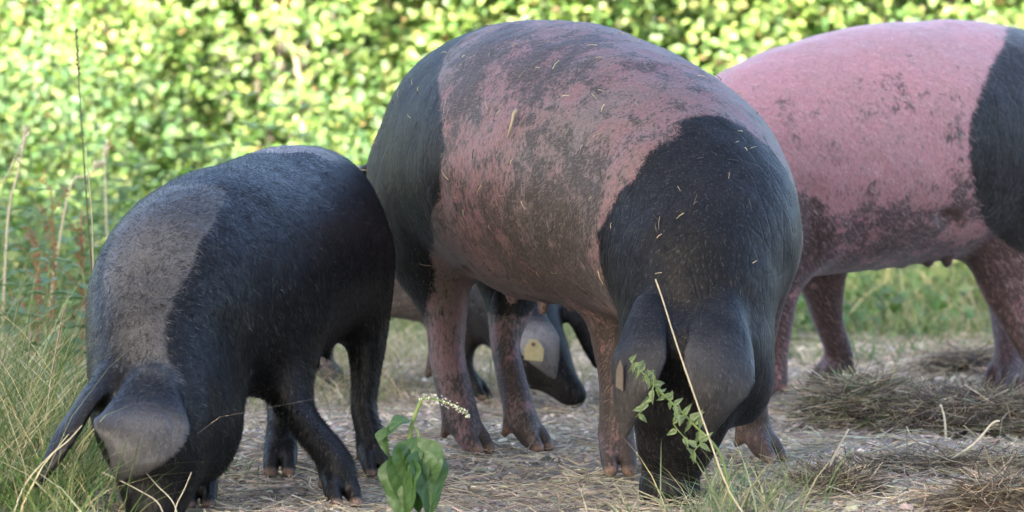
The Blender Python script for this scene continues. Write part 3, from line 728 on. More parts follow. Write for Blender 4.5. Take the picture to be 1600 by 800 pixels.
def bristles(V, Fq, coat, grey, bare, flow, n, length, parent, pale, dark, tilt=.30, zmin=0.06, width=.00034, seed=1):
    r = np.random.default_rng(seed)
    A = np.linalg.norm(np.cross(V[Fq[:, 2]] - V[Fq[:, 0]], V[Fq[:, 3]] - V[Fq[:, 1]]), axis=1)
    A = A * (V[Fq[:, 0], 2] > zmin) * np.clip(1.02 - bare[Fq[:, 0]], 0, 1)
    f = r.choice(len(Fq), n, p=A / A.sum()); w = r.dirichlet(np.ones(4), n)
    p = (V[Fq[f]] * w[:, :, None]).sum(1); nv = vnormals(V, Fq); nn = nrm(nv[Fq[f]].sum(1))
    fl = flow(p) + .35 * np.stack([vnoise(p, 9, 31), vnoise(p, 9, 32), vnoise(p, 9, 33)], 1) + .22 * r.normal(size=(n, 3))
    t = nrm(fl - nn * (fl * nn).sum(1)[:, None]); tl = (tilt * r.uniform(.4, 1.6, n))[:, None]
    d = nrm(t + nn * tl); ln = (length * r.uniform(.5, 1.4, n))[:, None]; sd = nrm(np.cross(d, nn)) * width * r.uniform(.7, 1.5, n)[:, None]
    mid = p + d * ln * .55; tip = p + nrm(t + nn * tl * .3) * ln
    VV = np.stack([p - nn * .001 - sd, p - nn * .001 + sd, mid + sd * .8, mid - sd * .8, tip], 1).reshape(-1, 3)
    o = (np.arange(n) * 5)[:, None]
    Fs = np.concatenate([o + np.array([0, 1, 2]), o + np.array([0, 2, 3]), o + np.array([3, 2, 4])], 0)
    c = coat[Fq[f, 0]]; g = grey[Fq[f, 0]]
    isd = c + r.normal(0, .006, n) > 0
    col = np.where(isd[:, None], np.array(dark)[None], np.array(pale)[None]) * r.uniform(.5, 1.5, n)[:, None]
    gl = (isd & (r.random(n) < .03)) | (g > r.uniform(.3, 1.2, n))
    col = np.where(gl[:, None], np.array([.10, .095, .09]) * r.uniform(.4, 1.3, n)[:, None], col)
    h = mesh_obj('bristles', VV, Fs, M_hair, parent, attrs={'col': np.repeat(col, 5, 0)})
    h['kind'] = 'stuff'
    return h
def make_pig(s, label, mat, coat_fn, flow, nh, hl, pale, dark, seed, tilt=.3):
    V, Fq = s.build(); nv = vnormals(V, Fq)
    bulk = np.clip((V[:, 2] - .18) / .2, 0, 1)
    V = V + nv * (bulk * (.0085 * fbm(V, 5.5, seed) + .0016 * fbm(V * np.array([1, 1, .5]), 30, seed + 5)))[:, None]
    coat, grey, mud = coat_fn(s, V)
    horn = horn_mask(s, V)
    coat = np.clip(coat, -.3, .3)
    root = np.array([V[:, 0].mean(), V[:, 1].mean(), 0.0])
    body = mesh_obj('pig', V - root, Fq, mat, attrs={'coat': coat, 'grey': grey, 'mud': mud, 'horn': horn})
    body.location = root; bpy.context.view_layer.update()
    tag(body, label, 'pig', 'pigs rooting on the trampled ground')
    if nh: bristles(V, Fq, coat, grey, np.maximum(horn, 1.6 * ear_mask(s, V, range(len([o for o in s.ops if o[0] == 'sweep' and o[5] != 0])))), flow, nh, hl, body, pale, dark, tilt, seed=seed)
    return body, V, nv

def coat_center(s, V):
    x, y, z = V.T; u = .55 * x - .83 * (y - 10); v = -.83 * x - .55 * (y - 10)
    wig = .012 * fbm(V, 7, 3) + .006 * fbm(V, 25, 4)
    ur = interp(z, [.95, .876, .78, .675, .571, .50], [-.05, -.03, .116, .186, .152, .05])
    rr = ur - u
    xb = interp(z, [.56, .50, .474, .42, .396, .34, .30, .27, .22], [-.15, -.160, -.172, -.165, -.163, -.170, -.188, -.22, -.30])
    t = np.clip((.54 - z) / .06, 0, 1); rr = rr * (1 - t) + (xb - x) * t
    ul = interp(z, [.95, .876, .78, .675, .4, .30, .26], [-.05, -.03, .05, .08, .10, .12, -.5])
    rump = np.where(v > 0.02, rr, np.where((z < .42), z - .29 + .05 * fbm(V, 12, 41), ul - u)) + wig
    rump = np.where((u > .30) & (z < .5), -.2, rump)
    uh = interp(z, [.30, .43, .513, .56, .62, .71, .753, .80], [.74, .727, .711, .745, .796, .803, .788, .79])
    tv = np.clip((v - .06) / .05, 0, 1); uh = uh * tv + (.823 - .4 * v) * (1 - tv)
    head = u - uh + 1.6 * wig
    head = np.where((y > 9.47) & (z < .50), np.minimum(head, z - .46), head)
    head = np.where((y > 9.40) & (z < .32), -.2, head)
    coat = np.maximum(rump, head)
    lv = np.clip((.34 - z) / .22, 0, 1)
    grey = .62 * ear_mask(s, V, (0, 1))
    mud = .56 + .34 * fbm(V, 3.0, 8) - .35 * gauss(V, [P(1090, 130, 9.5), P(1000, 90, 9.6), P(1170, 190, 9.4)], .11)
    mud = mud + .55 * gauss(V, [(-.09, 9.70, .80), (-.10, 9.70, .775)], .045) + .35 * gauss(V, [P(770, 100, 9.8), P(840, 115, 9.65), P(900, 110, 9.6), P(920, 95, 9.62)], .085) + .45 * gauss(V, [P(905, 330, 9.42), P(900, 380, 9.4), P(860, 420, 9.5), P(820, 380, 9.5)], .11)
    hip = np.exp(-((V - P(700, 400, 9.9)) ** 2).sum(1) / .16 ** 2)
    mud = mud - .30 * hip + .18 * lv + .12 * np.clip((.62 - z) / .2, 0, 1) * (u > .25)
    mud = np.where(coat > 0, mud - .40, mud)
    return coat, grey, mud
def coat_left(s, V):
    x, y, z = V.T; u = -.32 * x - .95 * (y - 9.5)
    wig = .010 * fbm(V, 8, 3) + .004 * fbm(V, 30, 4)
    ub = interp(z, [.20, .335, .417, .475, .531, .577, .614, .68], [1.02, .964, .912, .857, .803, .714, .62, .66])
    band = (u - ub + wig)
    g = np.clip(band / .012 + .5, 0, 1) * np.clip((1.22 - u) / .22, 0, 1) * np.clip((z - .20) / .14, 0, 1)
    g *= np.clip(.85 + .4 * fbm(V, 4, 12), .55, 1)
    lf = np.clip((-.70 - x) / .06, 0, 1) * np.clip((.50 - z) / .1, 0, 1); g *= 1 - .45 * lf
    top = 1.0 * gauss(V, [P(455, 232, 9.5), P(485, 238, 9.5), P(425, 229, 9.45)], .055)  # sky sheen on the pale rump hair, painted into the grey mask
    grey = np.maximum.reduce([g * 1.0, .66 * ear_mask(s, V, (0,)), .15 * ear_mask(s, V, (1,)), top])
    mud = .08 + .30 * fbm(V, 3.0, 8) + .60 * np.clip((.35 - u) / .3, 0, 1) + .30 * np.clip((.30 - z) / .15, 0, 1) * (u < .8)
    pale = 1.15 * gauss(V, [P(455, 230, 9.5), P(488, 238, 9.52), P(430, 228, 9.47)], .050)  # pale pinkish rump patch, its sky highlight painted into the coat as well
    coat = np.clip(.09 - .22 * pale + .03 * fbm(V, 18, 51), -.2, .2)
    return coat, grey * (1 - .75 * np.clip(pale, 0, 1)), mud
def coat_right(s, V):
    x, y, z = V.T
    wig = .014 * fbm(V, 8, 3)
    xb = interp(z, [.95, .88, .81, .68, .55, .43, .365, .30], [1.25, 1.202, 1.153, 1.098, 1.10, 1.151, 1.241, 1.6])
    coat = np.maximum(x - xb + wig, .42 - x)
    mud = .20 + .34 * fbm(V, 3.0, 8) + .95 * np.clip((.58 - z) / .12, 0, 1) * np.clip((z - .28) / .08, 0, 1) * np.clip(.95 + 1.3 * fbm(V, 5, 14), .15, 1.4)
    mud = mud + .38 * gauss(V, [P(1380, 140, 11.05), P(1410, 150, 11.05), P(1350, 150, 11.0)], .07) + .38 * gauss(V, [P(1490, 200, 11.12), P(1480, 260, 11.12), P(1495, 320, 11.15)], .06) + .25 * gauss(V, [P(1230, 170, 11.0), P(1250, 250, 10.95)], .09)
    mud = mud + .80 * np.clip((.40 - z) / .18, 0, 1)
    return coat, np.zeros(len(V)), mud
def coat_back(s, V):
    x, y, z = V.T
    coat = np.maximum(x + .15 + .02 * fbm(V, 8, 3), -.35)
    grey = np.maximum(.95 * ear_mask(s, V, (0,)), .3 * ear_mask(s, V, (1,)))
    mud = .45 + .3 * fbm(V, 4, 8) + .6 * np.clip((.42 - z) / .12, 0, 1)
    mud = np.where(coat > 0, mud - .5, mud)
    return coat, grey, mud
def flow_of(d, fan=None):
    d = np.array([d[0], d[1], 0.0])
    return lambda p: -d[None] * .75 + np.array([0, 0, -.75])[None] * np.clip(1.25 - p[:, 2:3] * .7, .3, 1)
BLK = (.0034, .0035, .0042); BDUST = (.0100, .0092, .0090); MUD = (.036, .031, .028)
mat_c = skin_material('hide_saddle_sow', (.175, .096, .097), (.125, .102, .093), BLK, BDUST, (.032, .027, .024), .9, .02, 1.3, 1.5, 1.6, .15, .52)
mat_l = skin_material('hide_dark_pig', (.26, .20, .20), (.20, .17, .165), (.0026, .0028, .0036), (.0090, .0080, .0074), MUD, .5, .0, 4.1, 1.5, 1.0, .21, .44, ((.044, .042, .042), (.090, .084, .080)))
mat_r = skin_material('hide_pink_sow', (.33, .155, .168), (.26, .150, .152), BLK, BDUST, (.030, .0235, .022), .6, .22, 7.7, 1.0, .8, .22, .55)
mat_b = skin_material('hide_far_pig', (.20, .155, .15), (.14, .12, .116), BLK, BDUST, (.030, .027, .027),   .6, .0, 9.2, 1.2, .6, .10, .5, ((.105, .102, .104), (.15, .145, .145)))
pig_c, VC, NC = make_pig(sculpt_center(), 'large saddle marked sow, dirty pink middle, black head lowered towards the viewer', mat_c, coat_center, flow_of((.55, -.83)), 70000, .014, (.14, .115, .105), (.006, .0064, .0078), 21, .15)
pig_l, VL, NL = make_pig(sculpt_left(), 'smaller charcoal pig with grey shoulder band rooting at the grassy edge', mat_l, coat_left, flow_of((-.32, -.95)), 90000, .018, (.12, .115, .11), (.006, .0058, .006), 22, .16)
pig_r, VR, NR = make_pig(sculpt_right(), 'bright pink sow with dark rump, cut off by the right edge', mat_r, coat_right, flow_of((-1, -.15)), 50000, .019, (.34, .25, .245), (.011, .011, .0125), 23, .20)
pig_b, VB, NB = make_pig(sculpt_back(), 'small pig with yellow ear tag, seen behind the big sow\'s hind legs', mat_b, coat_back, flow_of((.9, -.4)), 14000, .016, (.2, .18, .17), (.014, .014, .016), 24, .25)

# ---- ear tags
def ear_tag(pts, thick, mat, parent, nd):
    Q = np.array(pts); nd = nrm(np.array(nd)); n = len(Q)
    V = np.concatenate([Q - nd * thick, Q + nd * thick]); F = [tuple(range(n))[::-1], tuple(range(n, 2 * n))] + [(i, (i + 1) % n, (i + 1) % n + n, i + n) for i in range(n)]
    return mesh_obj('ear_tag', V, F, mat, parent, smooth=False)
M_tag = plain('yellow_tag', (.25, .215, .115), .5, .4, .25, 90.0, .1)
M_tag2 = plain('tan_tag', (.075, .058, .042), .6, .3, .3, 90.0, .2)
def surf_Y(V, px, py, r=7):
    q = V - CAM; d = q @ _F; X = 800 + FPX * q[:, 0] / d; Yp = 400 - FPX * (q @ _U) / d
    k = np.where(np.hypot(X - px, Yp - py) < r)[0]; return V[k, 1].min()
yt = surf_Y(VB, 836, 545) - .012
t1 = ear_tag([P(819, 562, yt), P(848, 565, yt), P(850, 546, yt), P(840, 531, yt), P(827, 530, yt), P(819, 545, yt)], .002, M_tag, pig_b, (0, -1, .1))
t1['label'] = 'yellow plastic ear tag'
Vt, Ft = tube([P(833, 538, yt - .008), P(833, 538, yt + .01)], [.005, .005], 8)
o = mesh_obj('tag_stud', Vt, Ft, M_tag2, t1, local=True); 
for v in o.data.vertices: v.co = v.co - pig_b.location
yt = surf_Y(VC, 968, 585) - .012
t2 = ear_tag([P(963, 604, yt), P(974, 611, yt - .004), P(974, 574, yt - .004), P(970, 562, yt - .002), P(964, 578, yt)], .002, M_tag2, pig_c, (-.6, -.8, 0))
t2['label'] = 'tan ear tag seen nearly edge-on'
# ---- bits of straw and a dry stem stuck to the big sow
r_ = np.random.default_rng(5)
q = VC - CAM; d_ = q @ _F; XC = 800 + FPX * q[:, 0] / d_; YC = 400 - FPX * (q @ _U) / d_
front = (NC @ np.array([0, -1, .25])) > .15
cand = np.where(front & (XC < 1190) & (YC < 460) & (VC[:, 2] > .36))[0]
pick = r_.choice(cand, 130, replace=False)
t = nrm(r_.normal(size=(130, 3))); t = nrm(t - NC[pick] * (t * NC[pick]).sum(1)[:, None])
ln = r_.uniform(.004, .015, 130)[:, None]
pp = np.stack([VC[pick] + NC[pick] * .003 - t * ln, VC[pick] + NC[pick] * .006, VC[pick] + NC[pick] * .005 + t * ln], 1)
V, Fq, C = strands(pp, r_.uniform(.0012, .0028, 130), colmix(130, [(.42, .37, .20), (.30, .26, .15), (.10, .08, .06), (.05, .045, .04)], .2))
o = mesh_obj('straw_bits', V, Fq, M_straw, pig_c, attrs={'col': C}); o['kind'] = 'stuff'
ys = [surf_Y(VC, a, b) - .004 for a, b in ((808, 172), (800, 192), (793, 215))]
Vt, Ft = tube([P(808, 172, ys[0]), P(803, 178, ys[0] - .006), P(800, 192, ys[1]), P(793, 215, ys[2])], [.0035, .004, .003, .0015], 6)
o = mesh_obj('dry_stem', Vt, Ft, M_twig, pig_c); o['label'] = 'bent dry stem stuck to the flank'
# ------------------------------------------------------------------ hedge shrubs
HCOL = [(.125, .200, .050), (.170, .242, .062), (.215, .275, .085), (.085, .155, .040), (.27, .26, .09), (.28, .19, .08)]
HW = [.26, .28, .20, .16, .07, .03]
def shrub(x0, y0, w, hgt, n, label, group, seed, leaf=(.025, .052), stems=7):
    g = np.random.default_rng(seed)
    root = empty('hedge_shrub', (x0, y0, 0), label, 'shrub', group)
    for k in range(stems):
        a = g.uniform(-.5, .5) * w; b = g.uniform(-.25, .3)
        path = [(x0 + a * .35, y0 + b * .4, -.03), (x0 + a * .6 + g.normal(0, .05), y0 + b * .6, hgt * .3), (x0 + a * .9 + g.normal(0, .09), y0 + b, hgt * .62), (x0 + a * 1.1 + g.normal(0, .1), y0 + b * 1.2, hgt * .95)]
        path = catmull(path, 4); V, F = tube(path, np.linspace(.020, .006, len(path)) * g.uniform(.7, 1.4), 6)
        mesh_obj('stem', V, F, M_bark if k % 3 else M_twig, root)
    nc = n // 26
    cx = x0 + w * .62 * g.uniform(-1, 1, nc * 2); cz = hgt * g.random(nc * 2) ** 1.25 * 1.02
    hole = fbm(np.stack([cx, 0 * cx + 3, cz * 1.1], 1), 1.9, 7); k = np.where(g.random(nc * 2) < np.clip(1 - 1.6 * np.maximum(0, hole - .15), .3, 1))[0][:nc]; cx, cz = cx[k], cz[k]; nc = len(k)
    dep = (.62 - .25 * (cz / hgt)) * (1 + .75 * vnoise(np.stack([cx, 0 * cx, cz], 1), 2.6, seed))
    cy = y0 - dep * (1 - 1.5 * g.random(nc) ** 1.6)
    c = np.repeat(np.stack([cx, cy, cz], 1), 26, 0); m = len(c)
    pos = c + g.normal(size=(m, 3)) * np.array([.085, .085, .075]); pos[:, 2] = np.abs(pos[:, 2]) + .02
    tone = np.repeat(g.normal(0, .20, nc), 26)
    nor = nrm(np.stack([g.normal(0, .55, m) - .25, g.normal(0, .5, m) - .75, np.abs(g.normal(0, .55, m)) + .35], 1))
    col = colmix(m, HCOL, .16, HW) * np.exp(tone)[:, None]
    V, Fq, C = leaf_cloud(pos, nor, g.uniform(*leaf, m), col, .78)
    o = mesh_obj('foliage', V, Fq, M_foliage, root, attrs={'col': C}); o['kind'] = 'stuff'
    return root
HG = 'leafy shrubs of the sunlit hedge'
hs = [(-4.5, 'sunlit hedge shrub beyond the left edge of the picture'), (-3.1, 'sunlit hedge shrub at the far left edge, outermost one'), (-1.75, 'sunlit hedge shrub above the tall seed stalk at left'), (-.65, 'sunlit hedge shrub rising behind the charcoal pig\'s back'),
      (.45, 'sunlit hedge shrub hidden behind the biggest sow'), (1.45, 'sunlit hedge shrub in the dip between the two sows\' backs'), (2.6, 'sunlit hedge shrub above the pink sow at right edge'), (4.0, 'sunlit hedge shrub beyond the right edge of the picture')]
for i, (x, lab) in enumerate(hs):
    shrub(x, 17.3 + .3 * ((i * 7) % 3 - 1), 1.5, 2.5, 22000 if 1 <= i <= 6 else 7000, lab, HG, 100 + i)
for i, x in enumerate((-4.2, -1.6, 1.0, 3.6)):
    shrub(x, 19.2, 2.9, 3.2, 16000, ["shrub of the hedge's back row, leftmost", "shrub of the hedge's back row behind the charcoal pig", "shrub of the hedge's back row behind the biggest sow", "shrub of the hedge's back row, rightmost"][i], 'back row of the hedge', 200 + i, (.06, .11), 4)

# ------------------------------------------------------------------ trees beside and behind the viewer; their crowns shade the pigs
def shade_tree(x, y, h, crown, rad, n, label, seed):
    g = np.random.default_rng(seed)
    root = empty('shade_tree', (x, y, 0), label, 'tree', 'trees that shade the pigs')
    path = catmull([(x, y, -.1), (x + .1, y + .05, h * .3), (lerp(x, crown[0], .5), lerp(y, crown[1], .5), h * .62), (crown[0], crown[1], crown[2])], 5)
    V, F = tube(path, np.linspace(.24, .07, len(path)), 10); tr = mesh_obj('trunk', V, F, M_bark, root)
    for k in range(9):
        a = 6.283 * k / 9 + g.normal(0, .2); st = path[int(len(path) * (.55 + .04 * k))] if int(len(path) * (.55 + .04 * k)) < len(path) else path[-1]
        e = np.array([crown[0] + math.cos(a) * rad[0] * .8, crown[1] + math.sin(a) * rad[1] * .8, crown[2] + g.normal(0, .4)])
        V, F = tube(catmull([st, lerp(st, e, .5) + np.array([0, 0, .3]), e], 4), np.linspace(.07, .015, 9), 6); o = mesh_obj('limb', V, F, M_bark, tr, local=True)
        for v in o.data.vertices: v.co = v.co - root.location
    u = nrm(g.normal(size=(n, 3))) * (g.random((n, 1)) ** .40)
    pos = np.array(crown) + u * np.array(rad)
    V, Fq, C = leaf_cloud(pos, nrm(g.normal(size=(n, 3)) * .55 + np.array(sun_dir)), g.uniform(.20, .34, n), colmix(n, [(.07, .11, .03), (.05, .085, .025), (.09, .125, .035)]), .75)
    o = mesh_obj('crown', V, Fq, M_foliage, root, attrs={'col': C}); o['kind'] = 'stuff'
shade_tree(-1.9, 3.2, 6, (-1.7, 3.9, 5.8), (2.0, 2.2, 3.1), 9000, 'broad tree standing behind the viewer, out of frame', 301)
shade_tree(-4.2, 5.0, 6, (-3.9, 5.4, 4.9), (2.1, 2.2, 2.8), 10000, 'broad tree standing left of the viewer, out of frame', 302)
shade_tree(-6.4, 6.6, 6, (-6.1, 6.9, 3.9), (2.1, 2.0, 2.4), 9000, 'broad tree standing left of the pigs, out of frame', 303)

shade_tree(2.6, -1.2, 6, (2.4, -1.0, 4.6), (2.3, 2.0, 3.2), 6000, 'unseen tree added behind the viewer to the right to cut frontal skylight', 304)  # this and the next two trees are added to block frontal skylight
shade_tree(-.4, -2.4, 6, (-.3, -2.2, 4.6), (2.2, 2.0, 3.2), 6000, 'unseen tree added straight behind the viewer to cut frontal skylight', 305)
shade_tree(5.4, 2.4, 6, (5.5, 2.6, 4.4), (2.3, 2.2, 3.0), 6000, 'unseen tree added far right of the viewer to cut frontal skylight', 306)

# ------------------------------------------------------------------ grass and low weeds
def stand(n, x, y, hmin, hmax, w, cols, wts, bend=(.2, .9), tip=None, name='grass', label='', cat_='grass', jit=.2, extra=None):
    z = ground_h(x, y); base = np.stack([x, y, z - .01], 1); n = len(x)
    h = rng.uniform(hmin, hmax, n); a = rng.uniform(0, 6.283, n); lean = np.stack([np.cos(a), np.sin(a), 0 * a], 1)
    col = colmix(n, cols, jit, wts)
    return blades(base, h, lean, rng.uniform(*bend, n), rng.uniform(*w, n), col, col * np.array([1.15, 1.1, 1.0]) if tip is None else tip)
GR = [(.075, .130, .035), (.10, .155, .05), (.14, .17, .07), (.30, .26, .15), (.40, .34, .21), (.055, .095, .04)]
# left verge: tall, half dry
def clumped(n, x0, x1, y0, y1, seed, dens):
    g = np.random.default_rng(seed); x = g.uniform(x0, x1, n * 4); y = g.uniform(y0, y1, n * 4)
    k = g.random(n * 4) < dens(x, y); x, y = x[k][:n], y[k][:n]; return x, y
def verge(x, y):
    p = np.stack([x, y, 0 * x], 1)
    return np.clip((-.112 * y + .29 - x - .04 * np.maximum(0, y - 9.4)) / .12, 0, 1) * np.clip(.55 + .9 * fbm(p, 4, 40), .1, 1)
x, y = clumped(9000, -2.0, -.5, 8.45, 11.0, 1, verge)
a1 = stand(0, x, y, .08, .34, (.002, .0048), [tuple(1.25 * v for v in q) for q in GR], [.22, .24, .18, .16, .10, .10], (.25, 1.1))
x, y = clumped(2600, -2.1, -.6, 8.7, 11.5, 2, verge)
a2 = stand(0, x, y, .25, .55, (.0018, .0036), GR, [.12, .2, .2, .25, .18, .05], (.15, .8))
x, y = clumped(150, -2.0, -.6, 8.5, 11.0, 21, verge)
a3 = stand(0, x, y, .25, .60, (.0022, .0040), [(.52, .45, .29), (.44, .37, .24), (.58, .52, .36)], None, (.3, 1.3))
V, Fq, C = cat([a1, a2, a3])
tag(mesh_obj('tall_grass', V, Fq, M_grass, attrs={'col': C}), 'tall half dry grass along the left verge beside the charcoal pig', 'grass', kind='stuff')
# behind the pigs: short rough turf up to the hedge, greener farther back
def turf(x, y):
    p = np.stack([x, y, 0 * x], 1); return greenness(x, y) * np.clip(.45 + 1.1 * fbm(p, 2.5, 44), .08, 1)
x, y = clumped(16000, -2.8, 2.8, 11.4, 16.8, 3, turf)
a1 = stand(0, x, y, .05, .20, (.003, .007), GR, [.24, .24, .18, .15, .09, .10], (.3, 1.2))
x, y = clumped(3800, -2.8, 2.8, 13.6, 16.8, 4, turf)
a2 = stand(0, x, y, .18, .42, (.003, .007), GR, [.26, .28, .18, .13, .05, .10], (.2, .9))
V, Fq, C = cat([a1, a2])
tag(mesh_obj('rough_grass', V, Fq, M_grass, attrs={'col': C}), 'rough green and straw coloured grass between the pigs and the hedge', 'grass', kind='stuff')
# dry pale grass between the legs, middle distance
def drymask(x, y):
    p = np.stack([x, y, 0 * x], 1); return np.clip((y - 10.3) / .6, 0, 1) * np.clip(fbm(p, 2.2, 50) * 1.5 + .35 - np.clip((x + .2) / .5, -.4, 1.2) * .75, 0, 1)
x, y = clumped(5200, -1.6, 1.0, 10.2, 13.0, 5, drymask)
DR = [(.36, .31, .20), (.28, .24, .16), (.20, .20, .10), (.11, .15, .055), (.44, .38, .26)]
V, Fq, C = stand(0, x, y, .05, .22, (.0018, .004), DR, [.3, .25, .15, .15, .15], (.4, 1.5))
tag(mesh_obj('dry_grass', V, Fq, M_grass, attrs={'col': C}), 'thin dry grass standing between the pigs\' legs', 'grass', kind='stuff')

# ------------------------------------------------------------------ leaf meshes for single plants
def leaf_mesh(name, length, width, curl=.25, fold=.12, wave=.0, nx=3, ny=7, tipp=1.0, basep=.55):
    V = []; vein = []; F = []
    for j in range(ny + 1):
        t = j / ny; w = width * .5 * (math.sin(math.pi * min(1, t ** basep)) ** .8) * (1 - .25 * t) if 0 < j < ny else 0.0
        for i in range(-nx, nx + 1):
            s = i / nx
            V.append((s * w, length * (t - .10 * curl * t * t), -length * curl * t * t * .6 + abs(s) * w * fold * 2 + wave * w * math.sin(t * 14 + i) * abs(s)))
            vein.append(.55 if i == 0 else (.16 if ((j - abs(i)) % 3 == 0) else 0))
    m = 2 * nx + 1
    for j in range(ny):
        for i in range(2 * nx): F.append((j * m + i, j * m + i + 1, (j + 1) * m + i + 1, (j + 1) * m + i))
    me = bpy.data.meshes.new(name); me.from_pydata(V, [], F); me.update()
    a = me.attributes.new('vein', 'FLOAT', 'POINT'); a.data.foreach_set('value', np.array(vein, np.float32))
    me.polygons.foreach_set('use_smooth', np.ones(len(me.polygons), bool)); return me
def place_leaf(me, mat, parent, at, direction, normal, scale=1.0, name='leaf'):
    o = bpy.data.objects.new(name, me); COL.objects.link(o); o.parent = parent
    d = Vector(nrm(np.array(direction, float))); n = Vector(normal); n = (n - d * n.dot(d)).normalized(); sx = d.cross(n)
    R = Matrix((sx, d, n)).transposed().to_4x4()
    base = parent.location if parent.parent is None else parent.location + parent.parent.location
    o.matrix_local = Matrix.Translation(Vector(at) - base) @ R @ Matrix.Scale(scale, 4)
    if len(me.materials) == 0: me.materials.append(mat)
    return o
# nettle-like leafy weeds
M_nettle = leaf_material('nettle_leaf', (.085, .150, .070), (.12, .195, .085), (.14, .20, .10), .55)
nettle_me = leaf_mesh('leaf', .085, .050, .35, .15, .12, 2, 6)
M_stemg = plain('green_stem', (.14, .20, .06), .6, .3, .2)
def nettle(px, py_top, Y, pairs, label, seed, scale=1.0):
    g = np.random.default_rng(seed); b = P(px, 500, Y); top = P(px + g.normal(0, 8), py_top, Y); b[2] = ground_h(b[0], b[1]) - .01
    root = empty('leafy_weed', b, label, 'weed', 'leafy weeds in front of the hedge')
    path = catmull([b, lerp(b, top, .5) + np.array([g.normal(0, .02), g.normal(0, .02), 0]), top], 6)
    V, F = tube(path, np.linspace(.0045, .002, len(path)), 6); mesh_obj('stem', V, F, M_stemg, root)
    for k in range(pairs):
        t = .30 + .70 * k / max(1, pairs - 1); p = path[min(len(path) - 1, int(t * (len(path) - 1)))]; a0 = (k % 2) * 1.57 + g.normal(0, .25)
        sc = scale * (1.15 - .55 * (k / pairs)) * g.uniform(.85, 1.15)
        for a in (a0, a0 + math.pi):
            place_leaf(nettle_me, M_nettle, root, p, (math.cos(a), math.sin(a), .25 - .35 * (1 - t)), (0, 0, 1), sc)
W_ = [(20, 330, 12.2), (62, 300, 12.8), (108, 345, 12.4), (150, 285, 13.4), (205, 262, 13.6), (235, 285, 13.0), (300, 235, 14.2), (345, 215, 14.4), (392, 150, 14.0), (425, 118, 14.3), (470, 170, 14.1), (505, 190, 14.6), (545, 215, 14.8), (35, 395, 11.4), (88, 410, 11.2), (128, 420, 11.3), (5, 280, 13.2), (178, 318, 12.9)]
WL = ['leafy weed at the extreme left edge, in front of the hedge', 'leafy weed second from the left edge, in front of the hedge', 'leafy weed beside the rust coloured dock', 'leafy weed just right of the tall dark seed stalk', 'leafy weed above the charcoal pig\'s shoulder, left of a shorter one', 'shorter leafy weed touching the charcoal pig\'s shoulder line',
      'leafy weed behind the start of the charcoal pig\'s back', 'leafy weed behind the rising back of the charcoal pig', 'second tallest leafy weed above the charcoal pig\'s back', 'tallest leafy weed above the charcoal pig\'s back', 'leafy weed right of the tallest weed above the charcoal pig', 'leafy weed over the charcoal pig\'s rump', 'leafy weed nearest the big sow\'s dark rump', 'short leafy weed low at the left edge, in the tall grass', 'short leafy weed below the docks, in the tall grass', 'short leafy weed touching the charcoal pig\'s shoulder, in the tall grass', 'tall leafy weed cut by the left edge, near the hedge', 'leafy weed between the seed stalk and the charcoal pig\'s shoulder']
for i, (a, b, Y) in enumerate(W_): nettle(a, b, Y, 9, WL[i], 400 + i, 1.35 if Y < 13.5 else 1.6)
low = []
x, y = clumped(14000, -2.4, 2.6, 12.4, 16.4, 9, lambda x, y: np.clip(.35 + 1.6 * fbm(np.stack([x, y, 0 * x], 1), 1.7, 70) + .35 * (y - 14.6) - .25 * (x > -.2), 0, 1))
hz = rng.random(len(x)) * (.10 + .55 * np.clip((y - 12.8) / 2, 0, 1) * np.clip(.4 + 1.3 * fbm(np.stack([x, y, 0 * x], 1), 1.5, 71), .05, 1.2) + .22 * (x < -.4)); n = len(x)
V, Fq, C = leaf_cloud(np.stack([x, y, ground_h(x, y) + .02 + hz], 1), nrm(rng.normal(size=(n, 3)) * .5 + np.array([0, -.35, .8])), rng.uniform(.025, .06, n), colmix(n, [(.085, .15, .055), (.11, .18, .065), (.07, .12, .045), (.15, .19, .07)]), .6)
tag(mesh_obj('low_weeds', V, Fq, M_foliage, attrs={'col': C}), 'low leafy ground weeds growing along the foot of the hedge', 'weeds', kind='stuff')
W2 = [(1262, 470, 14.6), (1345, 450, 14.8), (1420, 430, 15.2), (1490, 425, 15.4), (1540, 435, 15.0)]
W2L = ['low leafy weed left of the pink sow\'s foreleg', 'low leafy weed just right of the pink sow\'s foreleg', 'low leafy weed under the middle of the pink sow\'s belly', 'low leafy weed under the pink sow\'s rear belly', 'low leafy weed beside the pink sow\'s hind leg']
for i, (a, b, Y) in enumerate(W2): nettle(a, b - 20, Y, 6, W2L[i], 430 + i, 1.0)

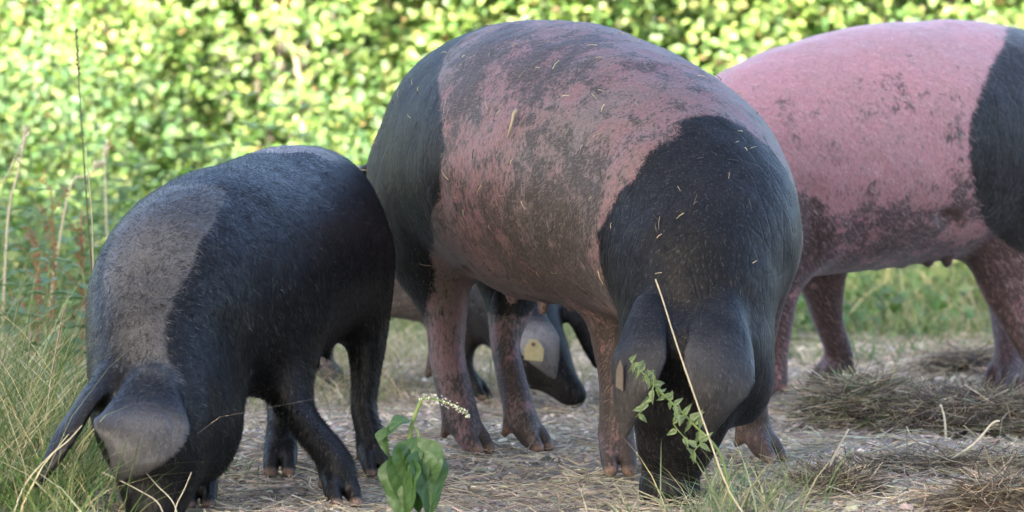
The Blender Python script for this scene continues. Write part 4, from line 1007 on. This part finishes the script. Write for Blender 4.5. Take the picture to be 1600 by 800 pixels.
# ------------------------------------------------------------------ broad-leaved plant with white flower spike
M_poke = leaf_material('broad_leaf', (.030, .075, .020), (.050, .112, .028), (.085, .145, .05), .5)
poke_big = leaf_mesh('leaf', .150, .105, .55, .13, .13, 4, 14); poke_mid = leaf_mesh('leaf', .10, .058, .8, .16, .16, 4, 12)
Yp = 8.75
pb = P(628, 822, Yp); pb[2] = ground_h(pb[0], pb[1]) - .01
poke = empty('flowering_plant', pb, 'green broad leaved plant with a spike of small white flowers', 'plant')
path = catmull([pb, P(632, 735, Yp), P(638, 690, Yp), P(648, 650, Yp), P(660, 622, Yp)], 5)
V, F = tube(path, np.linspace(.0055, .0032, len(path)), 8); mesh_obj('stem', V, F, M_stemg, poke)
for at, to, nor, me, sc in (((633, 712), (618, 800), (-.55, -.8, .35), poke_big, .95), ((652, 682), (655, 795), (.05, -1, .25), poke_big, 1.0), ((655, 700), (688, 795), (.6, -.75, .2), poke_big, .95), ((640, 690), (648, 735), (.3, -.9, .4), poke_mid, .8), ((640, 655), (592, 668), (-.2, -.4, .9), poke_mid, .75), ((636, 705), (640, 815), (.1, -.9, .3), poke_big, .85), ((600, 668), (594, 708), (-.7, -.7, .3), poke_mid, .6)):
    a = P(*at, Yp - .015); b = P(*to, Yp - .045); place_leaf(me, M_poke, poke, a, b - a, nor, sc)
V, F = tube(catmull([P(645, 668, Yp), P(652, 672, Yp - .01), P(655, 684, Yp - .016)], 3), [.002] * 7, 6); mesh_obj('leaf_stalk', V, F, M_stemg, poke)
rac = catmull([P(660, 624, Yp), P(672, 622, Yp - .005), P(700, 630, Yp - .015), P(722, 640, Yp - .02), P(732, 650, Yp - .02)], 6)
V, F = tube(rac, np.linspace(.0022, .0012, len(rac)), 6); rs = mesh_obj('flower_spike', V, F, M_stemg, poke)
g = np.random.default_rng(77); Vs = []; Fs = []; o_ = 0
for k in range(78):
    t = k / 77; c = rac[int((.10 + .90 * t) * (len(rac) - 1))]; d = nrm(g.normal(size=3)); rr = .0100 * (1 - .45 * t) * g.uniform(.7, 1.1)
    e = c + d * rr
    for j in range(5):
        a = 6.283 * j / 5; u = nrm(np.cross(d, [.3, .5, .8])); w = np.cross(d, u)
        p1 = e + (math.cos(a) * u + math.sin(a) * w) * .0026 + d * .0006; p0 = e - (math.cos(a + 1.57) * u + math.sin(a + 1.57) * w) * .0010; p2 = e + (math.cos(a + 1.57) * u + math.sin(a + 1.57) * w) * .0010
        Vs += [p0, p1, p2, e + d * .0012]; Fs += [(o_, o_ + 1, o_ + 3), (o_ + 1, o_ + 2, o_ + 3), (o_, o_ + 3, o_ + 2)]; o_ += 4
    Vs += [c, c + np.array([.0005, 0, 0]), e]; Fs += [(o_, o_ + 1, o_ + 2)]; o_ += 3
o = mesh_obj('flowers', np.array(Vs) - pb, Fs, plain('white_petal', (.72, .72, .60), .6, .3, .12), rs, local=True, smooth=False); o['kind'] = 'stuff'

# ------------------------------------------------------------------ feathery sprig and bare stalk before the sow's face
M_sprig = leaf_material('sprig_leaf', (.14, .19, .085), (.20, .25, .12), (.22, .27, .14), .6)
sp_me = leaf_mesh('leaf', .042, .020, .6, .2, .25, 2, 5)
Ys = 8.82
sb = P(1148, 806, Ys); sb[2] = ground_h(sb[0], sb[1]) - .01
sprig = empty('feathery_sprig', sb, 'pale green feathery sprig leaning across the big sow\'s face', 'weed')
path = catmull([sb, P(1128, 716, Ys), P(1085, 664, Ys), P(1040, 620, Ys - .01), P(1012, 590, Ys - .01), P(985, 565, Ys - .01)], 6)
V, F = tube(path, np.linspace(.0035, .0010, len(path)), 6); mesh_obj('stem', V, F, M_stemg, sprig)
g = np.random.default_rng(78)
for k in range(34):
    t = .36 + .64 * k / 33; p = path[int(t * (len(path) - 1))]; sgn = 1 if k % 2 else -1
    d = (g.normal(0, .35) + .25 * sgn, g.normal(0, .4) - .25, .75 * sgn + g.normal(0, .3) - .1)
    place_leaf(sp_me, M_sprig, sprig, p, d, (g.normal(0, .5), -1, .4), g.uniform(.55, 1.0) * (1.1 - .55 * t))
for pts in ([(1022, 600), (1012, 630), (993, 652)], [(1060, 645), (1052, 662), (1076, 690)], [(1098, 690), (1085, 704), (1078, 716)]):
    q = catmull([P(a, b, Ys - .02) for a, b in pts], 3); V, F = tube(q, np.linspace(.0015, .0008, len(q)), 5); mesh_obj('side_shoot', V, F, M_stemg, sprig)
    for k in range(6):
        p = q[min(len(q) - 1, k)]; place_leaf(sp_me, M_sprig, sprig, p, (g.normal(-.3, .6), g.normal(-.2, .4), g.normal(-.3, .6)), (g.normal(0, .5), -1, .4), g.uniform(.4, .75))
M_stalk = plain('dry_stalk', (.42, .36, .24), .7, .3, .2)
def stalk(name, pts, Y, r0, r1, label, cat_, mat=M_stalk, group=None, ground=True):
    q = [P(a, b, Y if len(c) == 0 else c[0]) for a, b, *c in pts]
    if ground: q[0] = q[0].copy(); q[0][2] = ground_h(q[0][0], q[0][1]) - .01
    q = catmull(q, 5); V, F = tube(q, np.linspace(r0, r1, len(q)), 6)
    root = empty(name, q[0], label, cat_, group); mesh_obj('stem', V, F, mat, root); return root, q
stalk('dry_stalk', [(1185, 806), (1140, 768), (1098, 655), (1058, 540), (1036, 470), (1024, 436)], 8.80, .0022, .0014, 'bare straw stalk standing in front of the big sow\'s forehead', 'stalk')
def seed_head(root, q, n, length, mat, r=.006, seed=0):
    g = np.random.default_rng(seed); Vs = []; Fs = []; o_ = 0; k0 = int(len(q) * (1 - length))
    for k in range(n):
        p = lerp(q[k0], q[-1], k / n) if True else 0; d = nrm(np.array([g.normal(0, .5), g.normal(0, .5), 1])); s = nrm(np.cross(d, g.normal(size=3))); w = np.cross(d, s); L_ = g.uniform(.6, 1.2) * r
        c = p + s * r * .4 * g.random()
        Vs += [c, c + d * L_ + s * L_ * .35, c + d * L_ * 2.2, c + d * L_ - s * L_ * .35, c + d * L_ + w * L_ * .35]; Fs += [(o_, o_ + 1, o_ + 4), (o_ + 1, o_ + 2, o_ + 4), (o_ + 2, o_ + 3, o_ + 4), (o_ + 3, o_, o_ + 4), (o_, o_ + 3, o_ + 2, o_ + 1)]; o_ += 5
    o = mesh_obj('seed_head', np.array(Vs), Fs, mat, root, smooth=False)
M_dark = plain('dark_culm', (.085, .075, .045), .7, .3, .3); M_brown = plain('brown_seed', (.16, .115, .075), .8, .2, .35)
M_pale = plain('pale_seed', (.50, .45, .33), .8, .2, .2)
r0, q = stalk('seed_stalk', [(156, 660), (150, 520), (140, 380), (131, 250), (124, 140), (119, 46)], 10.6, .0026, .0012, 'tallest thin dark grass stalk with seed head left of the charcoal pig', 'stalk', M_dark); seed_head(r0, q, 46, .17, M_brown, .006, 1)
r0, q = stalk('seed_stalk', [(168, 668), (152, 520), (146, 420), (143, 330), (134, 230)], 10.5, .0022, .0012, 'thin pale grass stalk crossing the tallest dark one', 'stalk', M_stalk)
r0, q = stalk('seed_stalk', [(330, 600), (312, 380), (302, 265), (297, 180)], 12.2, .0016, .0010, 'single thin dark stalk behind the charcoal pig\'s back', 'stalk', M_dark)
r0, q = stalk('seed_stalk', [(-30, 560), (-10, 330), (14, 268), (42, 203)], 11.6, .0026, .0016, 'pale leaning stalk with bent head at the upper left edge', 'stalk', M_stalk); seed_head(r0, q, 22, .12, M_pale, .008, 2)
r0, q = stalk('seed_stalk', [(0, 560), (12, 350), (28, 270), (40, 212)], 11.8, .0036, .0030, 'stout straw coloured stalk beside the leaning one at left edge', 'stalk', M_stalk); seed_head(r0, q, 14, .30, M_pale, .009, 5)
r0, q = stalk('seed_stalk', [(60, 560), (105, 310), (135, 275), (162, 256)], 12.2, .0030, .0030, 'slanting stalk with pale thick seed head above the weeds', 'stalk', M_stalk); seed_head(r0, q, 26, .22, M_pale, .010, 3)
r0, q = stalk('seed_stalk', [(176, 560), (166, 330), (164, 270), (166, 225)], 12.4, .0026, .0020, 'upright blurred stalk with pale tip near the hedge', 'stalk', M_stalk); seed_head(r0, q, 18, .2, M_pale, .009, 4)
# rust coloured dock
M_rust = plain('rust_seed', (.21, .095, .05), .8, .2, .35)
def dock(px, top, Y, label, seed):
    g = np.random.default_rng(seed); b = P(px, 560, Y); b[2] = ground_h(b[0], b[1]) - .01; t = P(px + 8, top, Y)
    root = empty('rusty_dock', b, label, 'weed', 'rust coloured docks in the left verge'); q = catmull([b, lerp(b, t, .5) + np.array([.015, 0, 0]), t], 6)
    V, F = tube(q, np.linspace(.004, .0015, len(q)), 6); mesh_obj('stem', V, F, M_rust, root)
    for k in range(9):
        p = q[int((.30 + .65 * k / 8) * (len(q) - 1))]; a = g.uniform(0, 6.28); e = p + np.array([math.cos(a) * .08, math.sin(a) * .08, .09]) * (1.2 - k * .08)
        bq = catmull([p, lerp(p, e, .5) + np.array([0, 0, .012]), e], 4); Vb, Fb = tube(bq, np.linspace(.0016, .0008, len(bq)), 5); br = mesh_obj('branch', Vb, Fb, M_rust, root)
        Vs = []; Fs = []; o_ = 0
        for j in range(26):
            c = bq[int(g.random() * (len(bq) - 1))] + g.normal(0, .006, 3); s = g.uniform(.003, .006); A = nrm(g.normal(size=(3, 3)))
            Vs += [c + A[0] * s, c - A[0] * s, c + A[1] * s, c + A[2] * s]; Fs += [(o_, o_ + 1, o_ + 2), (o_, o_ + 2, o_ + 3), (o_ + 1, o_ + 3, o_ + 2), (o_, o_ + 3, o_ + 1)]; o_ += 4
        o = mesh_obj('seeds', np.array(Vs) - b, Fs, M_rust, br, local=True, smooth=False); o['kind'] = 'stuff'
dock(72, 290, 11.9, 'rust brown dock at left, the taller upright one', 501); dock(118, 350, 11.6, 'rust brown dock nearest the charcoal pig\'s shoulder', 502); dock(48, 370, 11.8, 'rust brown dock closest to the left edge', 503)
# thin forked dry grass before the charcoal pig's snout
r0, q = stalk('forked_straw', [(262, 812), (250, 790), (215, 765), (160, 738)], 8.58, .0013, .0009, 'thin pale straw in front of the charcoal pig\'s muzzle, leaning left', 'straw', M_pale)
r0, q = stalk('forked_straw', [(285, 812), (272, 788), (245, 758), (226, 736)], 8.57, .0012, .0008, 'thin pale straw in front of the charcoal pig\'s muzzle, short middle one', 'straw', M_pale)
r0, q = stalk('forked_straw', [(268, 815), (275, 792), (288, 765), (299, 738)], 8.57, .0012, .0008, 'thin pale straw in front of the charcoal pig\'s muzzle, leaning right', 'straw', M_pale)
r0, q = stalk('forked_straw', [(8, 815, 8.5), (35, 765, 8.5), (75, 715, 8.5), (105, 690, 8.48), (128, 665, 8.48)], 8.5, .0014, .0009, 'long pale straw lying across the charcoal pig\'s outer ear', 'straw', M_pale)

# ------------------------------------------------------------------ tufts and torn-up sods
def tuft(px, py, n, hmin, hmax, label, seed, cols, wts, spread=.05, name='grass_tuft', w=(.003, .0055), bend=(.2, .9)):
    g = np.random.default_rng(seed); c = G(px, py); x = c[0] + g.normal(0, spread, n); y = c[1] + g.normal(0, spread, n)
    V, Fq, C = stand(0, x, y, hmin, hmax, w, cols, wts, bend)
    z0 = float(ground_h(c[0], c[1])); root = np.array([c[0], c[1], z0])
    o = mesh_obj(name, V - root, Fq, M_grass, attrs={'col': C}); o.location = root
    return tag(o, label, 'grass tuft', 'grass tufts')
GT = [(.18, .22, .13), (.24, .27, .17), (.12, .17, .07), (.44, .39, .26)]
tuft(1105, 800, 70, .07, .20, 'grey green grass tuft directly under the sow\'s snout, right side', 1, GT, [.35, .25, .2, .2], .055)
tuft(1200, 800, 95, .07, .21, 'grey green grass tuft at bottom, right of the sow\'s snout', 2, GT, [.35, .25, .2, .2], .06)
tuft(985, 806, 26, .04, .12, 'small pale grass tuft at bottom, left of the sow\'s snout', 3, GT, [.3, .2, .1, .4], .03)
tuft(1160, 775, 55, .06, .16, 'grass tuft behind the bare stalk\'s foot', 4, GT, [.35, .25, .2, .2], .05)
tuft(905, 670, 40, .02, .06, 'flat dry tuft on the path between the sow\'s fore and hind legs', 5, DR, [.3, .3, .2, .1, .1], .06, bend=(.8, 1.6))
tuft(1330, 612, 50, .03, .08, 'little tuft beside the pink sow\'s front hoof', 6, DR, [.25, .2, .2, .2, .15], .05)
tuft(1360, 560, 80, .05, .16, 'green grass tuft behind the pink sow\'s foreleg', 7, GR, [.3, .3, .2, .1, .05, .05], .10)
tuft(1215, 560, 80, .05, .14, 'green grass tuft between the big sow and the pink sow\'s foreleg', 8, GR, [.3, .3, .2, .1, .05, .05], .05)
tuft(370, 735, 16, .03, .08, 'tiny green tuft by the charcoal pig\'s chin', 9, GR, [.3, .3, .2, .1, .05, .05], .018)
def sod(px, py, rx, ry, h, nstr0, label, seed, green=.0, upright=.5, soil=True, slen=(.04, .16)):
    g = np.random.default_rng(seed); c = G(px, py); z0 = float(ground_h(c[0], c[1])) - h * .3; root = empty('torn_up_sod', (c[0], c[1], z0), label, 'sod', 'sods of hay and roots torn up at right')
    if soil:
        V = []; F = []; nu, nv_ = 44, 16
        for j in range(nv_ + 1):
            ph = (math.pi / 2) * j / nv_
            for i in range(nu):
                th = 6.2832 * i / nu; p = np.array([math.cos(th) * math.cos(ph), math.sin(th) * math.cos(ph), math.sin(ph)]); rr = 1 + .40 * float(fbm(p[None] * 1.0 + seed, 2.2, 60)[0]) + .30 * float(fbm(p[None] + seed, 6, 61)[0])
                V.append((c[0] + p[0] * rx * rr, c[1] + p[1] * ry * rr, z0 + p[2] * h * rr))
        for j in range(nv_):
            for i in range(nu): F.append((j * nu + i, j * nu + (i + 1) % nu, (j + 1) * nu + (i + 1) % nu, (j + 1) * nu + i))
        mesh_obj('soil', V, F, M_soil, root)
    n = int(nstr0 * 2.6); a = g.uniform(0, 6.283, n); rad = np.sqrt(g.random(n)) * 1.15
    x = c[0] + np.cos(a) * rx * rad; y = c[1] + np.sin(a) * ry * rad; z = z0 + h * np.sqrt(np.clip(1 - rad ** 2, 0, 1)) * .95 + .008
    z = np.maximum(z, ground_h(x, y) + .004)
    d = nrm(np.stack([g.normal(0, 1, n), g.normal(0, .8, n), g.normal(0, upright * .45, n)], 1)); ln = g.uniform(*slen, n); cv = g.normal(0, .75, (n, 3)) * np.array([1, 1, .45])
    pts = np.stack([np.stack([x, y, z], 1) + (d * t + cv * t * t) * ln[:, None] for t in np.linspace(-.5, .5, 6)], 1)
    gz = ground_h(pts[:, :, 0], pts[:, :, 1]) + .003; pts[:, :, 2] = np.maximum(pts[:, :, 2], gz)
    cols = [(.38, .32, .215), (.23, .19, .13), (.13, .105, .075), (.48, .42, .30), (.13, .17, .06), (.075, .058, .042)]
    V, Fq, C = strands(pts, g.uniform(.0008, .0026, n), colmix(n, cols, .2, [.19, .24, .22 - green / 2, .07, green, .28 - green / 2]))
    o = mesh_obj('hay', V, Fq, M_straw, root, attrs={'col': C}); o['kind'] = 'stuff'
    return root
sod(1345, 668, .115, .13, .085, 700, 'hay covered sod left in the heap, nearest the pink sow\'s forefoot', 601, .12)
sod(1465, 672, .16, .14, .070, 750, 'broad low sod of roots in the middle of the heap', 602, .03)
sod(1570, 672, .14, .11, .055, 600, 'hay covered sod at the right edge below the pink sow\'s hind foot', 603, .08)
sod(1305, 772, .070, .05, .040, 420, 'small sod with bright straw fanned out, bottom right', 604, .0, .9, slen=(.05, .13))
sod(1570, 800, .12, .06, .060, 420, 'dark rooty sod at the very bottom right', 605, .0)
sod(1407, 622, .045, .04, .055, 110, 'small dark clod of earth and roots above the heap', 606, .0, .8, slen=(.02, .06))
sod(1520, 580, .13, .10, .055, 180, 'turned earth clod between the pink sow\'s fore and hind feet', 607, .0)
sod(1500, 725, .22, .10, .028, 520, 'flat spread of pale straw in front of the heap', 608, .0, .35, soil=False)
# pale thick straws that stand out in the heap
for i, (pts, lab) in enumerate((([(1290, 745), (1302, 715), (1326, 670)], 'stiff pale straw sticking up from the small fanned sod'), ([(1478, 690), (1476, 655), (1470, 632)], 'kinked white straw upright in the middle sod'), ([(1470, 728), (1520, 695), (1550, 662), (1562, 658)], 'long curved straw across the right of the heap'), ([(1400, 708), (1430, 700), (1452, 703)], 'fallen bright straw along the front of the heap'))):
    Yg = G(*pts[0])[1]
    q = catmull([P(a, b, Yg) for a, b in pts], 4); gz = float(ground_h(q[0][0], q[0][1])); q[:, 2] += max(0, gz + .01 - q[0][2]) if i != 0 else 0
    V, F = tube(q, np.linspace(.0032, .0022, len(q)), 6); root = empty('loose_straw', q[0], lab, 'straw', 'single straws in the heap'); mesh_obj('stem', V, F, M_pale, root)
